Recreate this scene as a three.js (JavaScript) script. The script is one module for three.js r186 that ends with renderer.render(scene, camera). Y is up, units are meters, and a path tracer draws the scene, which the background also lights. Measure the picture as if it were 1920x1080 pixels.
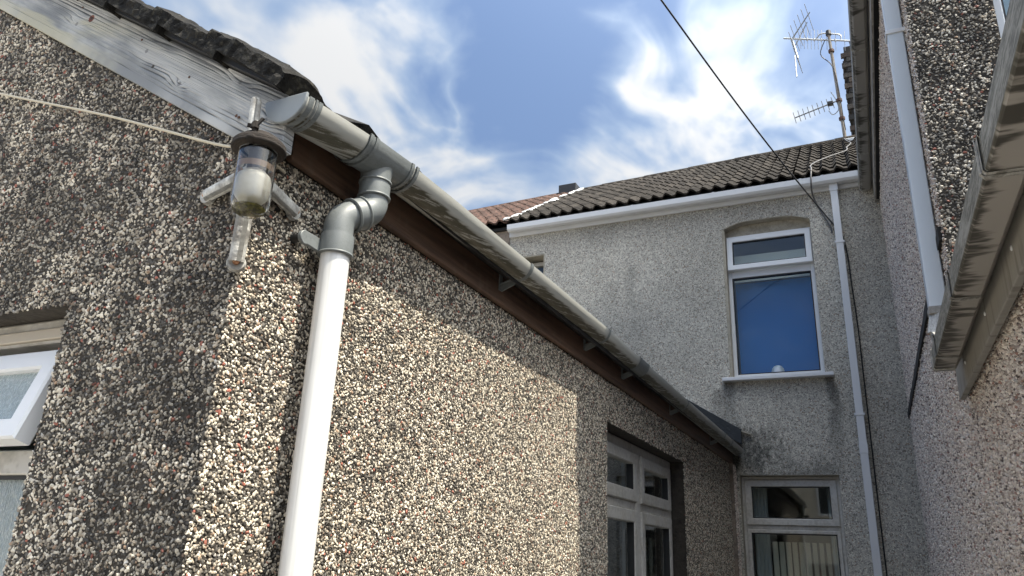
import * as THREE from 'three';
import { RoundedBoxGeometry } from 'three/addons/geometries/RoundedBoxGeometry.js';
import { mergeGeometries, mergeVertices, toCreasedNormals } from 'three/addons/utils/BufferGeometryUtils.js';

// ---------------------------------------------------------------- camera, sky, sun, exposure
const scene = new THREE.Scene();
const D = Math.PI / 180;
const camera = new THREE.PerspectiveCamera(41.98, 16 / 9, 0.05, 400);
camera.position.set(0, 1.5, 0);
camera.rotation.order = 'YXZ';
camera.rotation.set(19.423 * D, 25.587 * D, 2.326 * D);
const renderer = new THREE.WebGLRenderer({ antialias: true });
renderer.toneMapping = THREE.LinearToneMapping;
renderer.toneMappingExposure = 1.6;
renderer.shadowMap.enabled = true;

const SUN = new THREE.Vector3(1, 2.0, 0.05).normalize();
const sun = new THREE.DirectionalLight(new THREE.Color().setRGB(1, 0.91, 0.75), 5.0);
sun.position.copy(SUN).multiplyScalar(40).add(new THREE.Vector3(-1, 2, -4));
sun.target.position.set(-1, 2, -4);
sun.castShadow = true;
sun.shadow.mapSize.set(4096, 4096);
Object.assign(sun.shadow.camera, { left: -12, right: 12, top: 12, bottom: -12, near: 1, far: 90 });
scene.add(sun, sun.target);

// ---------------------------------------------------------------- noise
function rng(seed) { let a = seed | 0; return () => { a = (a + 0x6d2b79f5) | 0; let t = Math.imul(a ^ (a >>> 15), 1 | a); t = (t + Math.imul(t ^ (t >>> 7), 61 | t)) ^ t; return ((t ^ (t >>> 14)) >>> 0) / 4294967296; }; }
function hash(x, y, s) { let h = Math.imul(x, 374761393) + Math.imul(y, 668265263) + Math.imul(s, 1274126177); h = Math.imul(h ^ (h >>> 13), 1274126177); h = Math.imul(h ^ (h >>> 16), 2246822519); return ((h ^ (h >>> 15)) >>> 0) / 4294967296; }
function vn(x, y, s = 0) {
  const xi = Math.floor(x), yi = Math.floor(y); let fx = x - xi, fy = y - yi;
  fx = fx * fx * (3 - 2 * fx); fy = fy * fy * (3 - 2 * fy);
  const a = hash(xi, yi, s), b = hash(xi + 1, yi, s), c = hash(xi, yi + 1, s), d = hash(xi + 1, yi + 1, s);
  return a + (b - a) * fx + (c - a) * fy + (a - b - c + d) * fx * fy;
}
function fbm(x, y, o = 4, s = 0) { let v = 0, a = 0.5, n = 0; for (let i = 0; i < o; i++) { v += a * vn(x, y, s + i * 17); n += a; a *= 0.5; x = x * 2.03 + 11.3; y = y * 2.03 + 5.7; } return v / n; }
const sst = (a, b, x) => { const t = Math.min(1, Math.max(0, (x - a) / (b - a))); return t * t * (3 - 2 * t); };
const mix = (a, b, t) => a + (b - a) * t;
const mix3 = (a, b, t) => [mix(a[0], b[0], t), mix(a[1], b[1], t), mix(a[2], b[2], t)];

// ---------------------------------------------------------------- sky (air and broken cloud)
{
  const W = 4096, H = 2048, data = new Float32Array(W * H * 4);
  // the larger cloud masses and gaps: azimuth right of -z and elevation in degrees, half width, weight
  const masses = [[-52.5, 35.7, 5.7, .55], [-43, 35.9, 2.8, .4], [-43.5, 33.8, 2, .25], [-35.3, 37.8, 2.9, .36], [-35.9, 35.3, 2.3, .2], [-38.2, 31.9, 3.3, .2], [-29, 31.5, 2.9, .22], [-36.7, 27.1, 4.2, .2], [-30.5, 27.7, 3.6, .14], [-17.3, 34, 2.3, .2], [-18.2, 39.5, 1.5, .25], [-14.5, 35.9, 1.3, .15], [-5.7, 36.8, 4.6, .34], [-9, 35.4, 2.3, .3], [-9.3, 30.6, 5.2, .36], [-3.2, 32.1, 3.6, .22], [-17.3, 30.3, 2, .28], [-24.1, 26.4, 3.9, .34], [-17.4, 28, 2.9, .2],
    [-26.4, 36.4, 4.9, -.4], [-23.9, 33.1, 2.6, -.36], [-21.6, 38.3, 2.6, -.25], [-12.5, 38.3, 1.3, -.2], [-46.8, 36.9, 1.3, -.36], [-39.2, 35.6, 1.3, -.25], [-.6, 33.2, 1.6, -.2], [-33.5, 30.2, 2, -.2], [-22.8, 29.6, 1.6, -.15]
  ].map(([az, el, r, w]) => ({ d: new THREE.Vector3(Math.sin(az * D) * Math.cos(el * D), Math.sin(el * D), -Math.cos(az * D) * Math.cos(el * D)), k: 1 / (2 * (r * D) ** 2), w }));
  for (let j = 0; j < H; j++) {
    const el = ((j + .5) / H - .5) * Math.PI, sy = Math.sin(el), cy = Math.cos(el);
    for (let i = 0; i < W; i++) {
      const az = ((i + .5) / W - .5) * 2 * Math.PI, dx = Math.cos(az) * cy, dz = Math.sin(az) * cy, o = (j * W + i) * 4;
      if (sy < -.02) { data[o] = .2; data[o + 1] = .2; data[o + 2] = .19; data[o + 3] = 1; continue; }
      const t = 1 / (Math.max(sy, 0) + .32), px = dx * t * 2.1, pz = dz * t * 2.1;
      const wx = fbm(px * 1.3 + 3, pz * 1.3, 3, 5) - .5, wz = fbm(px * 1.3, pz * 1.3 + 7, 3, 9) - .5;
      let n = fbm(px * 2.2 + wx * 1.5 + 20, pz * 2.2 + wz * 1.5 + 4, 4, 31);
      const rid = 1 - Math.abs(2 * fbm(px * 3.1 + wx * 3.2, pz * 3.1 + wz * 3.2, 6, 77) - 1), fine = fbm(px * 9 + wx * 2, pz * 9 + wz * 2, 5, 99);
      let c = (n - .5) * 1.25 + (rid - .78) * 1.1 + (fine - .5) * .6 - .10;
      for (const m of masses) { const cs = dx * m.d.x + sy * m.d.y + dz * m.d.z; if (cs > .9) c += m.w * .95 * Math.exp(-(2 - 2 * cs) * m.k); }
      const low = Math.exp(-Math.max(sy, 0) * 4.2);
      const cover = .10 + .88 * sst(-.22, .85, c), thick = sst(.25, .95, c);
      const cs = dx * SUN.x + sy * SUN.y + dz * SUN.z, halo = Math.max(0, (cs + .1) / 1.1) ** 4.5, glow = 1 + 11 * halo;   // brighter air and cloud towards the sun
      const blue = mix3(mix3([.098, .172, .345], [.26, .345, .46], low * .9), [.42, .44, .44], Math.min(.85, halo * 1.6));
      const white = mix3(mix3([.29, .37, .48], [.515, .52, .525], thick), [.62, .60, .56], Math.min(1, halo * 2.5));
      for (let a = 0; a < 3; a++) data[o + a] = mix(blue[a] * (1 + (glow - 1) * .6), white[a] * glow, cover);
      data[o + 3] = 1;
    }
  }
  const t = new THREE.DataTexture(data, W, H, THREE.RGBAFormat, THREE.FloatType);
  t.mapping = THREE.EquirectangularReflectionMapping; t.magFilter = THREE.LinearFilter; t.minFilter = THREE.LinearFilter; t.needsUpdate = true;
  scene.background = t; scene.environment = t;
}

// ---------------------------------------------------------------- helpers
const taken = {};
const numbered = (n) => { const k = taken[n] = (taken[n] ?? -1) + 1; return k ? n + '_' + String(k).padStart(3, '0') : n; };
const V = (x, y, z) => new THREE.Vector3(x, y, z);
function thing(name, label, category, at = [0, 0, 0], group) {          // a group at the thing's base; parts are given in world coordinates
  const g = new THREE.Group(); g.name = numbered(name); g.position.set(...at); g.userData = { label, category }; if (group) g.userData.group = group;
  g.userData.label = label; scene.add(g); return g;
}
function part(name, geo, mat, parent, label) {
  const m = new THREE.Mesh(Array.isArray(geo) ? merge(geo) : geo, mat); m.name = name; m.castShadow = m.receiveShadow = true;
  if (parent.isGroup) m.position.sub(parent.position);
  if (label) m.userData.label = label;
  parent.add(m); return m;
}
function struct(name, geo, mat) { const m = new THREE.Mesh(geo, mat); m.name = numbered(name); m.userData = { kind: 'structure' }; m.receiveShadow = m.castShadow = true; scene.add(m); return m; }
function merge(list) { return mergeGeometries(list.map((g) => { const c = g.index ? g.toNonIndexed() : g; for (const k of Object.keys(c.attributes)) if (!['position', 'normal', 'uv'].includes(k)) c.deleteAttribute(k); return c; })); }
function box(x0, x1, y0, y1, z0, z1, r = 0) {
  const w = x1 - x0, h = y1 - y0, d = z1 - z0;
  const g = r ? new RoundedBoxGeometry(w, h, d, 2, Math.min(r, w / 2.1, h / 2.1, d / 2.1)) : new THREE.BoxGeometry(w, h, d);
  g.translate((x0 + x1) / 2, (y0 + y1) / 2, (z0 + z1) / 2);
  return metreUV(g);
}
function metreUV(g) {                                                     // texture coordinates in metres, by the way each face points
  if (g.index) g = g.toNonIndexed();
  const p = g.attributes.position, n = g.attributes.normal, uv = new Float32Array(p.count * 2);
  for (let i = 0; i < p.count; i++) {
    const ax = Math.abs(n.getX(i)), ay = Math.abs(n.getY(i)), az = Math.abs(n.getZ(i));
    if (ax >= ay && ax >= az) { uv[2 * i] = -p.getZ(i); uv[2 * i + 1] = p.getY(i); } else if (ay >= az) { uv[2 * i] = p.getX(i); uv[2 * i + 1] = p.getZ(i); } else { uv[2 * i] = p.getX(i); uv[2 * i + 1] = p.getY(i); }
  }
  g.setAttribute('uv', new THREE.BufferAttribute(uv, 2)); return g;
}
function tube(pts, r, seg = 24, rad = 8, closed = false) {
  const c = pts.length === 2 ? new THREE.LineCurve3(V(...pts[0]), V(...pts[1])) : new THREE.CatmullRomCurve3(pts.map((p) => V(...p)), closed, 'centripetal');
  return new THREE.TubeGeometry(c, pts.length === 2 ? 1 : seg, r, rad, closed);
}
function rod(a, b, r0, r1 = r0, rad = 14) {                               // a tapered capped bar between two points
  const A = V(...a), B = V(...b), d = B.clone().sub(A), g = new THREE.CylinderGeometry(r1, r0, d.length(), rad, 1);
  g.applyQuaternion(new THREE.Quaternion().setFromUnitVectors(V(0, 1, 0), d.clone().normalize())); g.translate(...A.add(B).multiplyScalar(.5).toArray()); return g;
}
function bar(a, b, w, h) {                                                // a square bar between two points
  const A = V(...a), B = V(...b), d = B.clone().sub(A), g = new THREE.BoxGeometry(w, d.length(), h);
  g.applyQuaternion(new THREE.Quaternion().setFromUnitVectors(V(0, 1, 0), d.clone().normalize())); g.translate(...A.add(B).multiplyScalar(.5).toArray()); return g;
}
function lathe(pts, x, y, z, seg = 32) { const g = new THREE.LatheGeometry(pts.map((p) => new THREE.Vector2(p[0], p[1])), seg); g.translate(x, y, z); return g; }
function panel(outline, holes, depth, bevel = 0) {                        // upright sheet in x, y with openings, front face at z = 0
  const s = new THREE.Shape(outline.map((p) => new THREE.Vector2(...p)));
  for (const h of holes) s.holes.push(new THREE.Path(h.map((p) => new THREE.Vector2(...p))));
  const g = new THREE.ExtrudeGeometry(s, { depth: depth - bevel * 2, bevelEnabled: bevel > 0, bevelSize: bevel, bevelThickness: bevel, bevelOffset: -bevel, bevelSegments: 1, steps: 1, curveSegments: 8 });
  g.translate(0, 0, -depth + bevel); return g;
}
const rect = (x0, x1, y0, y1) => [[x0, y0], [x1, y0], [x1, y1], [x0, y1]];
const hrect = (x0, x1, y0, y1) => [[x0, y0], [x0, y1], [x1, y1], [x1, y0]];
const frameGeo = (x0, x1, y0, y1, w, depth, z) => panel(rect(x0, x1, y0, y1), [hrect(x0 + w, x1 - w, y0 + w, y1 - w)], depth, w < .02 ? 0 : .005).translate(0, 0, z);
// sweep a profile [[x, y], ...] along z stations [[z, dx, dy], ...]; uv = (metres along, share of the way round)
function sweepZ(profile, stations, ends = true) {
  const P = profile.length, pos = [], uv = [], idx = []; let acc = [0];
  for (let i = 1; i < P; i++) acc.push(acc[i - 1] + Math.hypot(profile[i][0] - profile[i - 1][0], profile[i][1] - profile[i - 1][1]));
  stations.forEach(([z, dx, dy]) => profile.forEach(([x, y], i) => { pos.push(x + dx, y + dy, z); uv.push(-z, acc[i] / acc[P - 1]); }));
  for (let s = 0; s < stations.length - 1; s++) for (let i = 0; i < P - 1; i++) { const a = s * P + i, b = a + 1, c = a + P, d = c + 1; idx.push(a, c, b, b, c, d); }
  const g = new THREE.BufferGeometry(); g.setAttribute('position', new THREE.Float32BufferAttribute(pos, 3)); g.setAttribute('uv', new THREE.Float32BufferAttribute(uv, 2)); g.setIndex(idx);
  g.computeVertexNormals(); return g;
}
const col = (r, g, b) => new THREE.Color().setRGB(r, g, b);
function dataTex(W, H, fn, srgb, wrap = true) {                            // fn(u, v) gives a linear colour [r, g, b] or one value
  const d = new Uint8Array(W * H * 4), enc = (x) => { x = Math.min(1, Math.max(0, x)); return srgb ? (x <= .0031308 ? 12.92 * x : 1.055 * x ** (1 / 2.4) - .055) * 255 : x * 255; };
  for (let j = 0; j < H; j++) for (let i = 0; i < W; i++) { const c = fn((i + .5) / W, (j + .5) / H, i, j), o = (j * W + i) * 4; if (c.length) { d[o] = enc(c[0]); d[o + 1] = enc(c[1]); d[o + 2] = enc(c[2]); } else d[o] = d[o + 1] = d[o + 2] = enc(c); d[o + 3] = 255; }
  const t = new THREE.DataTexture(d, W, H); t.magFilter = THREE.LinearFilter; t.minFilter = THREE.LinearMipmapLinearFilter; t.generateMipmaps = true;
  if (srgb) t.colorSpace = THREE.SRGBColorSpace; t.wrapS = t.wrapT = wrap ? THREE.RepeatWrapping : THREE.ClampToEdgeWrapping; t.needsUpdate = true; return t;
}
const std = (c, rough = .7, extra = {}) => new THREE.MeshStandardMaterial({ color: col(...c), roughness: rough, ...extra });

const tileMat = (c, rough, extra) => new THREE.MeshPhysicalMaterial({ color: col(...c), roughness: rough, specularIntensity: .25, ...extra });
// ---------------------------------------------------------------- materials
const tileNoise = (u, v, n, o, s) => { // seamless fbm
  let r = 0, a = .5, t = 0; for (let k = 0; k < o; k++) { const N = n << k, x = u * N, y = v * N, xi = Math.floor(x), yi = Math.floor(y); let fx = x - xi, fy = y - yi; fx *= fx * (3 - 2 * fx); fy *= fy * (3 - 2 * fy); const h = (p, q) => hash(((p % N) + N) % N, ((q % N) + N) % N, s + k * 13);
    const A = h(xi, yi), B = h(xi + 1, yi), C = h(xi, yi + 1), E = h(xi + 1, yi + 1); r += a * (A + (B - A) * fx + (C - A) * fy + (A - B - C + E) * fx * fy); t += a; a *= .55; } return r / t; };
const gritBump = dataTex(512, 512, (u, v) => tileNoise(u, v, 16, 5, 3), false); gritBump.repeat.set(4, 4);
const gritTex = (base, dark, spot, seed, scale = 2) => { const t = dataTex(512, 512, (u, v) => { const a = tileNoise(u, v, 6, 6, seed), b = tileNoise(u, v, 48, 3, seed + 50), c = tileNoise(u, v, 14, 4, seed + 90); let k = mix3(dark, base, sst(.3, .68, a)); k = mix3(k, spot, sst(.62, .74, c) * .6); const m = .75 + .5 * b; return [k[0] * m, k[1] * m, k[2] * m]; }, true); t.repeat.set(scale, scale); return t; };
const mortarTex = gritTex([.17, .155, .14], [.085, .08, .075], [.22, .20, .175], 11, 3);
const M = {};
M.mortarDash = std([.30, .28, .25], .95, { map: mortarTex, bumpMap: gritBump, bumpScale: .004 });
M.mortarRight = std([1.75, 1.58, 1.42], .95, { map: mortarTex, bumpMap: gritBump, bumpScale: .004 });
M.upvc = std([.74, .75, .76], .34); M.upvcOld = std([.58, .56, .52], .45, { map: gritTex([1, 1, 1], [.82, .8, .76], [.9, .88, .84], 21, 1.5) });
M.upvcBeige = std([.52, .46, .37], .5);
M.gasket = std([.02, .02, .02], .6);
M.glass = new THREE.MeshPhysicalMaterial({ color: col(.93, .96, .95), transmission: 1, roughness: .015, ior: 1.52, thickness: 0 });
M.darkRoom = std([.10, .10, .10], .9); M.roomWall = std([.42, .41, .38], .9);
M.reveal = std([.44, .40, .325], .85, { map: gritTex([1, 1, 1], [.78, .78, .76], [.9, .9, .86], 23, 2), bumpMap: gritBump, bumpScale: .0015 });
M.black = std([.018, .018, .018], .55);
M.wire = std([.02, .02, .022], .5);
M.concrete = std([1.35, 1.32, 1.28], .9, { map: gritTex([.33, .32, .30], [.24, .235, .22], [.2, .2, .19], 31, 1), bumpMap: gritBump, bumpScale: .002 });

// ---------------------------------------------------------------- pebbles thrown into the render
const stoneGeos = [0, 1, 2, 3].map((k) => {
  const r = rng(900 + k), g = mergeVertices(new THREE.IcosahedronGeometry(1, 0).deleteAttribute('normal').deleteAttribute('uv')), p = g.attributes.position;
  for (let i = 0; i < p.count; i++) { const s = .62 + .62 * r(); p.setXYZ(i, p.getX(i) * s * 1.28, p.getY(i) * s * .86, p.getZ(i) * s * .6); }
  const n = g.toNonIndexed(); n.computeVertexNormals(); return n;
});
const stoneMat = new THREE.MeshStandardMaterial({ color: 0xffffff, roughness: .62 });
const PAL = {
  dash: [[.28, [.72, .655, .54]], [.16, [.48, .415, .325]], [.17, [.25, .22, .178]], [.31, [.085, .077, .066]], [.04, [.36, .25, .17]], [.02, [.36, .13, .09]], [.03, [.58, .55, .50]]],
  right: [[.40, [.82, .75, .67]], [.28, [.66, .57, .50]], [.16, [.44, .365, .315]], [.08, [.15, .12, .108]], [.04, [.42, .25, .20]], [.04, [.60, .58, .56]]],
  back: [[.42, [.84, .80, .70]], [.32, [.72, .68, .59]], [.16, [.54, .505, .44]], [.06, [.30, .28, .245]], [.04, [.48, .37, .28]]],
};
const pick = (pal, x) => { for (const [w, c] of pal) { if (x < w) return c; x -= w; } return pal[0][1]; };
// origin + u*U + v*Vv is the wall face; N points out of it
function pebbles(parent, o, U, Vv, N, [u0, u1, v0, v1], spacing, size, pal, seed, inside, grimeShade, gap = .05) {
  const r = rng(seed), nu = Math.floor((u1 - u0) / spacing), nv = Math.floor((v1 - v0) / (spacing * .866)), lists = stoneGeos.map(() => []);
  for (let j = 0; j < nv; j++) for (let i = 0; i < nu; i++) {
    const u = u0 + (i + (j & 1) * .5 + (r() - .5) * .85) * spacing, v = v0 + (j + (r() - .5) * .85) * spacing * .866, skip = r() < gap + .07 * sst(.60, .78, fbm(u * 7, v * 7, 3, seed + 300)), k = Math.floor(r() * 4), a = r() * 6.283, tilt = (r() - .5) * .9, tilt2 = (r() - .5) * .9, s = size * (.62 + .78 * r() ** 1.7), c = r(), l = .8 + .4 * r(), out = r();
    if (skip || (inside && !inside(u, v))) continue;
    lists[k].push([u, v, a, tilt, tilt2, s, c, l, out]);
  }
  const B = new THREE.Matrix4().makeBasis(U, Vv, N), Q = new THREE.Quaternion().setFromRotationMatrix(B), e = new THREE.Euler(), q = new THREE.Quaternion(), m = new THREE.Matrix4(), p = V(0, 0, 0), sc = V(1, 1, 1), C = new THREE.Color();
  lists.forEach((L, k) => {
    const im = new THREE.InstancedMesh(stoneGeos[k], stoneMat, L.length); im.name = 'pebbles'; im.castShadow = im.receiveShadow = true; im.userData.kind = 'stuff';
    L.forEach(([u, v, a, t1, t2, s, c, l, out], i) => {
      p.copy(o).addScaledVector(U, u).addScaledVector(Vv, v).addScaledVector(N, s * (.02 + .34 * out));
      q.setFromEuler(e.set(t1, t2, a)).premultiply(Q); sc.setScalar(s); im.setMatrixAt(i, m.compose(p, q, sc));
      const b = pick(pal, c), g = grimeShade ? grimeShade(u, v) : 1; im.setColorAt(i, C.setRGB(b[0] * l * g, b[1] * l * g, b[2] * l * g));
    });
    parent.add(im);
  });
}
const X = V(1, 0, 0), Y = V(0, 1, 0), Z = V(0, 0, 1), NX = V(-1, 0, 0), NZ = V(0, 0, -1);

// ================================================================ the ground
struct('yard_ground', (() => { const g = new THREE.PlaneGeometry(300, 300).rotateX(-Math.PI / 2); const uv = g.attributes.uv; for (let i = 0; i < uv.count; i++) uv.setXY(i, uv.getX(i) * 300, uv.getY(i) * 300); return g; })(), M.concrete);

// ================================================================ roof tiles (shared)
function tileGeo(w, L, th, rolls, rh, seed, rough) {                      // nose at z = 0, body runs to -L, width 0..w
  const n = rolls * 4, r = rng(seed), pos = [], idx = [], prof = [];
  for (let i = 0; i <= n; i++) { const t = (i / n) * rolls, f = t - Math.floor(t); prof.push([w * i / n, rh * (f < .62 && f > 0 ? Math.sin(Math.PI * f / .62) : 0)]); }
  const top = (i, z, j) => [prof[i][0], prof[i][1] + th + (rough ? (r() - .5) * rough : 0), z + (j ? 0 : (r() - .5) * rough * 1.5)];
  const quad = (a, b, c, d) => { const k = pos.length / 3; pos.push(...a, ...b, ...c, ...d); idx.push(k, k + 1, k + 2, k, k + 2, k + 3); };
  const A = prof.map((_, i) => top(i, 0, 0)), Bk = prof.map((_, i) => top(i, -L, 1)), U = prof.map(([x, y]) => [x, y, -.004]), UB = prof.map(([x, y]) => [x, y, -L]);
  for (let i = 0; i < n; i++) { quad(A[i], A[i + 1], Bk[i + 1], Bk[i]); quad(U[i], U[i + 1], A[i + 1], A[i]); }
  quad(U[0], A[0], Bk[0], UB[0]); quad(A[n], U[n], UB[n], Bk[n]); quad(U[n], U[0], UB[0], UB[n]);
  const g = new THREE.BufferGeometry(); g.setAttribute('position', new THREE.Float32BufferAttribute(pos, 3)); g.setIndex(idx);
  const c = toCreasedNormals(g, 1.0); return metreUV(c);
}
function layTiles(roof, eave, across, down, normal, cols, rows, w, gauge, geos, mats, seed, jig = .004, fall = 0) {
  const r = rng(seed), B = new THREE.Matrix4().makeBasis(across, normal, down);
  for (let j = 0; j < rows; j++) for (let i = 0; i < cols; i++) {
    const t = new THREE.Mesh(geos[Math.floor(r() * geos.length)], mats[Math.floor(r() * mats.length)]); t.name = 'tile'; t.castShadow = t.receiveShadow = true;
    t.quaternion.setFromRotationMatrix(B).multiply(new THREE.Quaternion().setFromEuler(new THREE.Euler(-.055 + (r() - .5) * .012, (r() - .5) * .008, (r() - .5) * .012)));
    t.position.copy(eave).addScaledVector(across, i * w + (r() - .5) * jig).addScaledVector(down, -j * gauge + (r() - .5) * jig * 1.6).addScaledVector(normal, .012 + (r() - .5) * jig * .5);
    t.position.y += fall * t.position.x * j / rows; roof.add(t);
  }
}

// ================================================================ extension on the left
const XW = -1.0838, ZG = -1.0106, ZB = -6.8, XF = -1.065;
const roofTop = (x) => 2.3727 + .62 * (-.9243 - x);                        // line of the tile tops
const ext = thing('single_storey_extension', 'single-storey pebbledashed extension with gable, bargeboard and brown fascia, in front left', 'building', [-2.9, 0, -3.9]);
{
  const RX = -2.72, LX = -4.356, under = (x) => roofTop(x) - .075;
  // gable wall with its window opening
  const gw = part('gable_wall', panel([[LX, 0], [XW, 0], [XW, under(XW)], [RX, under(RX)], [LX, under(2 * RX - LX) ]], [hrect(-2.58, -1.5624, .984, 1.9814)], .22).translate(0, 0, ZG), M.mortarDash, ext);
  const bargeLow = (x) => 2.2676 + .628 * (XW - x);
  pebbles(gw, V(0, 0, ZG), X, Y, Z, [-2.32, XW + .004, 1.05, 3.1], .0060, .0037, PAL.dash, 1, (u, v) => v < bargeLow(u) - .004 && !(u < -1.565 && u > -2.58 && v > .984 && v < 1.979), (u, v) => .45 + .55 * sst(.38, .60, fbm(u * 13, v * 13, 4, 5)), .18);  // patchy dirt, plus shade put into the gable stone colours
  // side wall along the passage with its window opening: local x runs along -z
  const sw = part('side_wall', panel(rect(-ZG + .22, -ZB, 0, 2.37), [hrect(3.335, 4.905, .984, 2.0912)], .2).rotateY(Math.PI / 2).translate(XW, 0, 0), M.mortarDash, ext);
  const win = (u, v) => u > 3.335 && u < 4.905 && v > .984 && v < 2.0912;
  pebbles(sw, V(XW, 0, 0), NZ, Y, X, [-ZG - .004, 3.6, 1.05, 2.29], .0058, .0036, PAL.dash, 2, (u, v) => !win(u, v), null, .12);
  pebbles(sw, V(XW, 0, 0), NZ, Y, X, [3.6, 6.66, 1.05, 2.29], .0078, .0048, PAL.dash, 3, (u, v) => !win(u, v));
  part('rear_wall', box(LX, LX + .2, 0, 2.4, ZB, ZG - .22), M.mortarDash, ext);
  // raised strip of render where the side wall meets the back house
  const strip = part('render_strip', box(XW - .01, XW + .035, 0, 2.29, ZB + .005, ZB + .16, .012), M.mortarRight, ext);
  pebbles(strip, V(XW + .035, 0, 0), NZ, Y, X, [6.645, 6.79, .85, 2.28], .0095, .0058, PAL.right, 4);
  // roof boards
  const mkDeck = (xe) => { const s = new THREE.Shape([[xe, under(-1.0)], [RX, under(RX)], [RX, under(RX) + .02], [xe, under(-1.0) + .02]].map((p) => new THREE.Vector2(...p))); const g = new THREE.ExtrudeGeometry(s, { depth: ZG - ZB - .012, bevelEnabled: false }); g.translate(0, 0, ZB + .006); return g; };
  const roof = part('roof', [mkDeck(-1.0), mkDeck(2 * RX + 1.0)], M.black, ext);
  // tiles
  const tmap = gritTex([.030, .029, .027], [.011, .011, .011], [.062, .058, .047], 41, 5);
  M.mossTile = tileMat([1, 1, 1], .95, { map: tmap, bumpMap: gritBump, bumpScale: .008 });
  M.mossTile2 = tileMat([.75, .75, .75], .95, { map: tmap, bumpMap: gritBump, bumpScale: .01 });
  const a = Math.atan(.62), down = V(Math.cos(a), -Math.sin(a), 0), nor = V(Math.sin(a), Math.cos(a), 0);
  const geos = [1, 2, 3, 4].map((s) => tileGeo(.236, .30, .022, 1, .028, s, .007));
  layTiles(roof, V(-1.0, roofTop(-1.0) - .050, -1.16), NZ, down, nor, 23, 9, .238, .246, geos, [M.mossTile, M.mossTile2], 7, .006);
  // verge tiles: heavier, lumpy with mortar and moss, one per course, each standing over the bargeboard
  for (let j = 0; j < 9; j++) {
    const r = rng(60 + j), g0 = new THREE.BoxGeometry(.21, .036, .30, 16, 5, 26), g = mergeVertices(g0.deleteAttribute('normal').deleteAttribute('uv')), p = g.attributes.position;
    for (let i = 0; i < p.count; i++) {
      let x = p.getX(i), y = p.getY(i), z = p.getZ(i);
      const roll = .018 * Math.sin(Math.PI * Math.min(1, Math.max(0, (x + .105) / .15)));
      const n1 = fbm(x * 28 + j * 7.7, z * 28 + y * 31, 4, 91) - .5, n2 = fbm(z * 60 + j * 3, y * 60 + x * 44, 3, 55) - .5, n3 = fbm(x * 50 + 9, z * 50 + j, 3, 12) - .5;
      if (y > 0) y += roll; if (z > .1) y -= (z - .1) * .10; const edge = (Math.abs(z) > .15 ? 1 : .6);
      p.setXYZ(i, x + n2 * .014, y + n1 * .014 * (y > 0 ? 1 : .5) - (z > .13 && y > 0 ? .006 : 0), z + n3 * .016 * edge);
    }
    const gc = toCreasedNormals(g, .5);
    const m = new THREE.Mesh(metreUV(gc), M.mossTile); m.name = 'verge_tile'; m.castShadow = m.receiveShadow = true;
    m.quaternion.setFromRotationMatrix(new THREE.Matrix4().makeBasis(NZ, nor, down)).multiply(new THREE.Quaternion().setFromEuler(new THREE.Euler(.052, 0, (r() - .5) * .04)));
    m.position.set(-.968, roofTop(-.968), -1.057).addScaledVector(nor, -.016).addScaledVector(down, -.150 - j * .246 + (r() - .5) * .012); roof.add(m);
  }
  // other slope, plain courses
  part('ridge_cap', rod([RX, roofTop(RX) - .03, ZG + .04], [RX, roofTop(RX) - .03, ZB + .01], .1, .1, 12), M.mossTile, ext);
  part('rear_slope', (() => { const s = new THREE.Shape([[2 * RX + .95, roofTop(-.95) - .05], [RX, roofTop(RX) - .05], [RX, roofTop(RX) - .01], [2 * RX + .95, roofTop(-.95) - .01]].map((p) => new THREE.Vector2(...p))); const g = new THREE.ExtrudeGeometry(s, { depth: ZG - ZB + .03, bevelEnabled: false }); g.translate(0, 0, ZB + .006); return metreUV(g); })(), M.mossTile, ext);
  // flashing where the slope meets the back house
  part('flashing', (() => { const s = new THREE.Shape([[-.985, 2.46], [-.985, 2.585], [-2.4, 2.585 + .62 * 1.415], [-2.4, 2.45 + .62 * 1.415]].map((p) => new THREE.Vector2(...p))); const g = new THREE.ExtrudeGeometry(s, { depth: .03, bevelEnabled: true, bevelSize: .004, bevelThickness: .004, bevelSegments: 1 }); g.translate(0, 0, ZB + .012); return metreUV(g); })(), std([.022, .026, .030], .7, { bumpMap: gritBump, bumpScale: .003 }), ext);
  part('cut_fillet', [bar([-.985, 2.575, ZB + .02], [-.90, 2.545, ZB + .02], .012, .03)], M.reveal, ext);

  // bargeboard: weathered softwood with flaking paint
  const knots = [[.24, .62, .05], [.62, .42, .075], [.98, .30, .05], [1.28, .60, .055], [.86, .8, .035], [1.5, .35, .045], [1.75, .6, .05], [.10, .3, .04], [.43, .2, .035]];
  const grain = (u, v) => { let f = v * 13 + 2.2 * fbm(u * .9, v * 1.2, 2, 8) + .7 * fbm(u * 5, v * 20, 3, 9); for (const [ku, kv, kr] of knots) { const d = Math.hypot((u - ku) * .42, (v - kv) * .155) / kr; f += 1.5 * Math.exp(-d * d * 5); } return f; };
  const LB = 2.0;
  const woodBump = (u, v) => { const x = u * LB, g = grain(x, v), s = g - Math.floor(g); const line = Math.pow(1 - Math.abs(2 * s - 1), 3.2); const fineg = fbm(x * 3 + 2 * vn(x * 2, v * 5, 4), v * 46, 4, 33); return .72 - .52 * line * (.05 + .95 * sst(.35, .8, fbm(x * 4, v * 6, 3, 2))) + .55 * (fineg - .5); };
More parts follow.
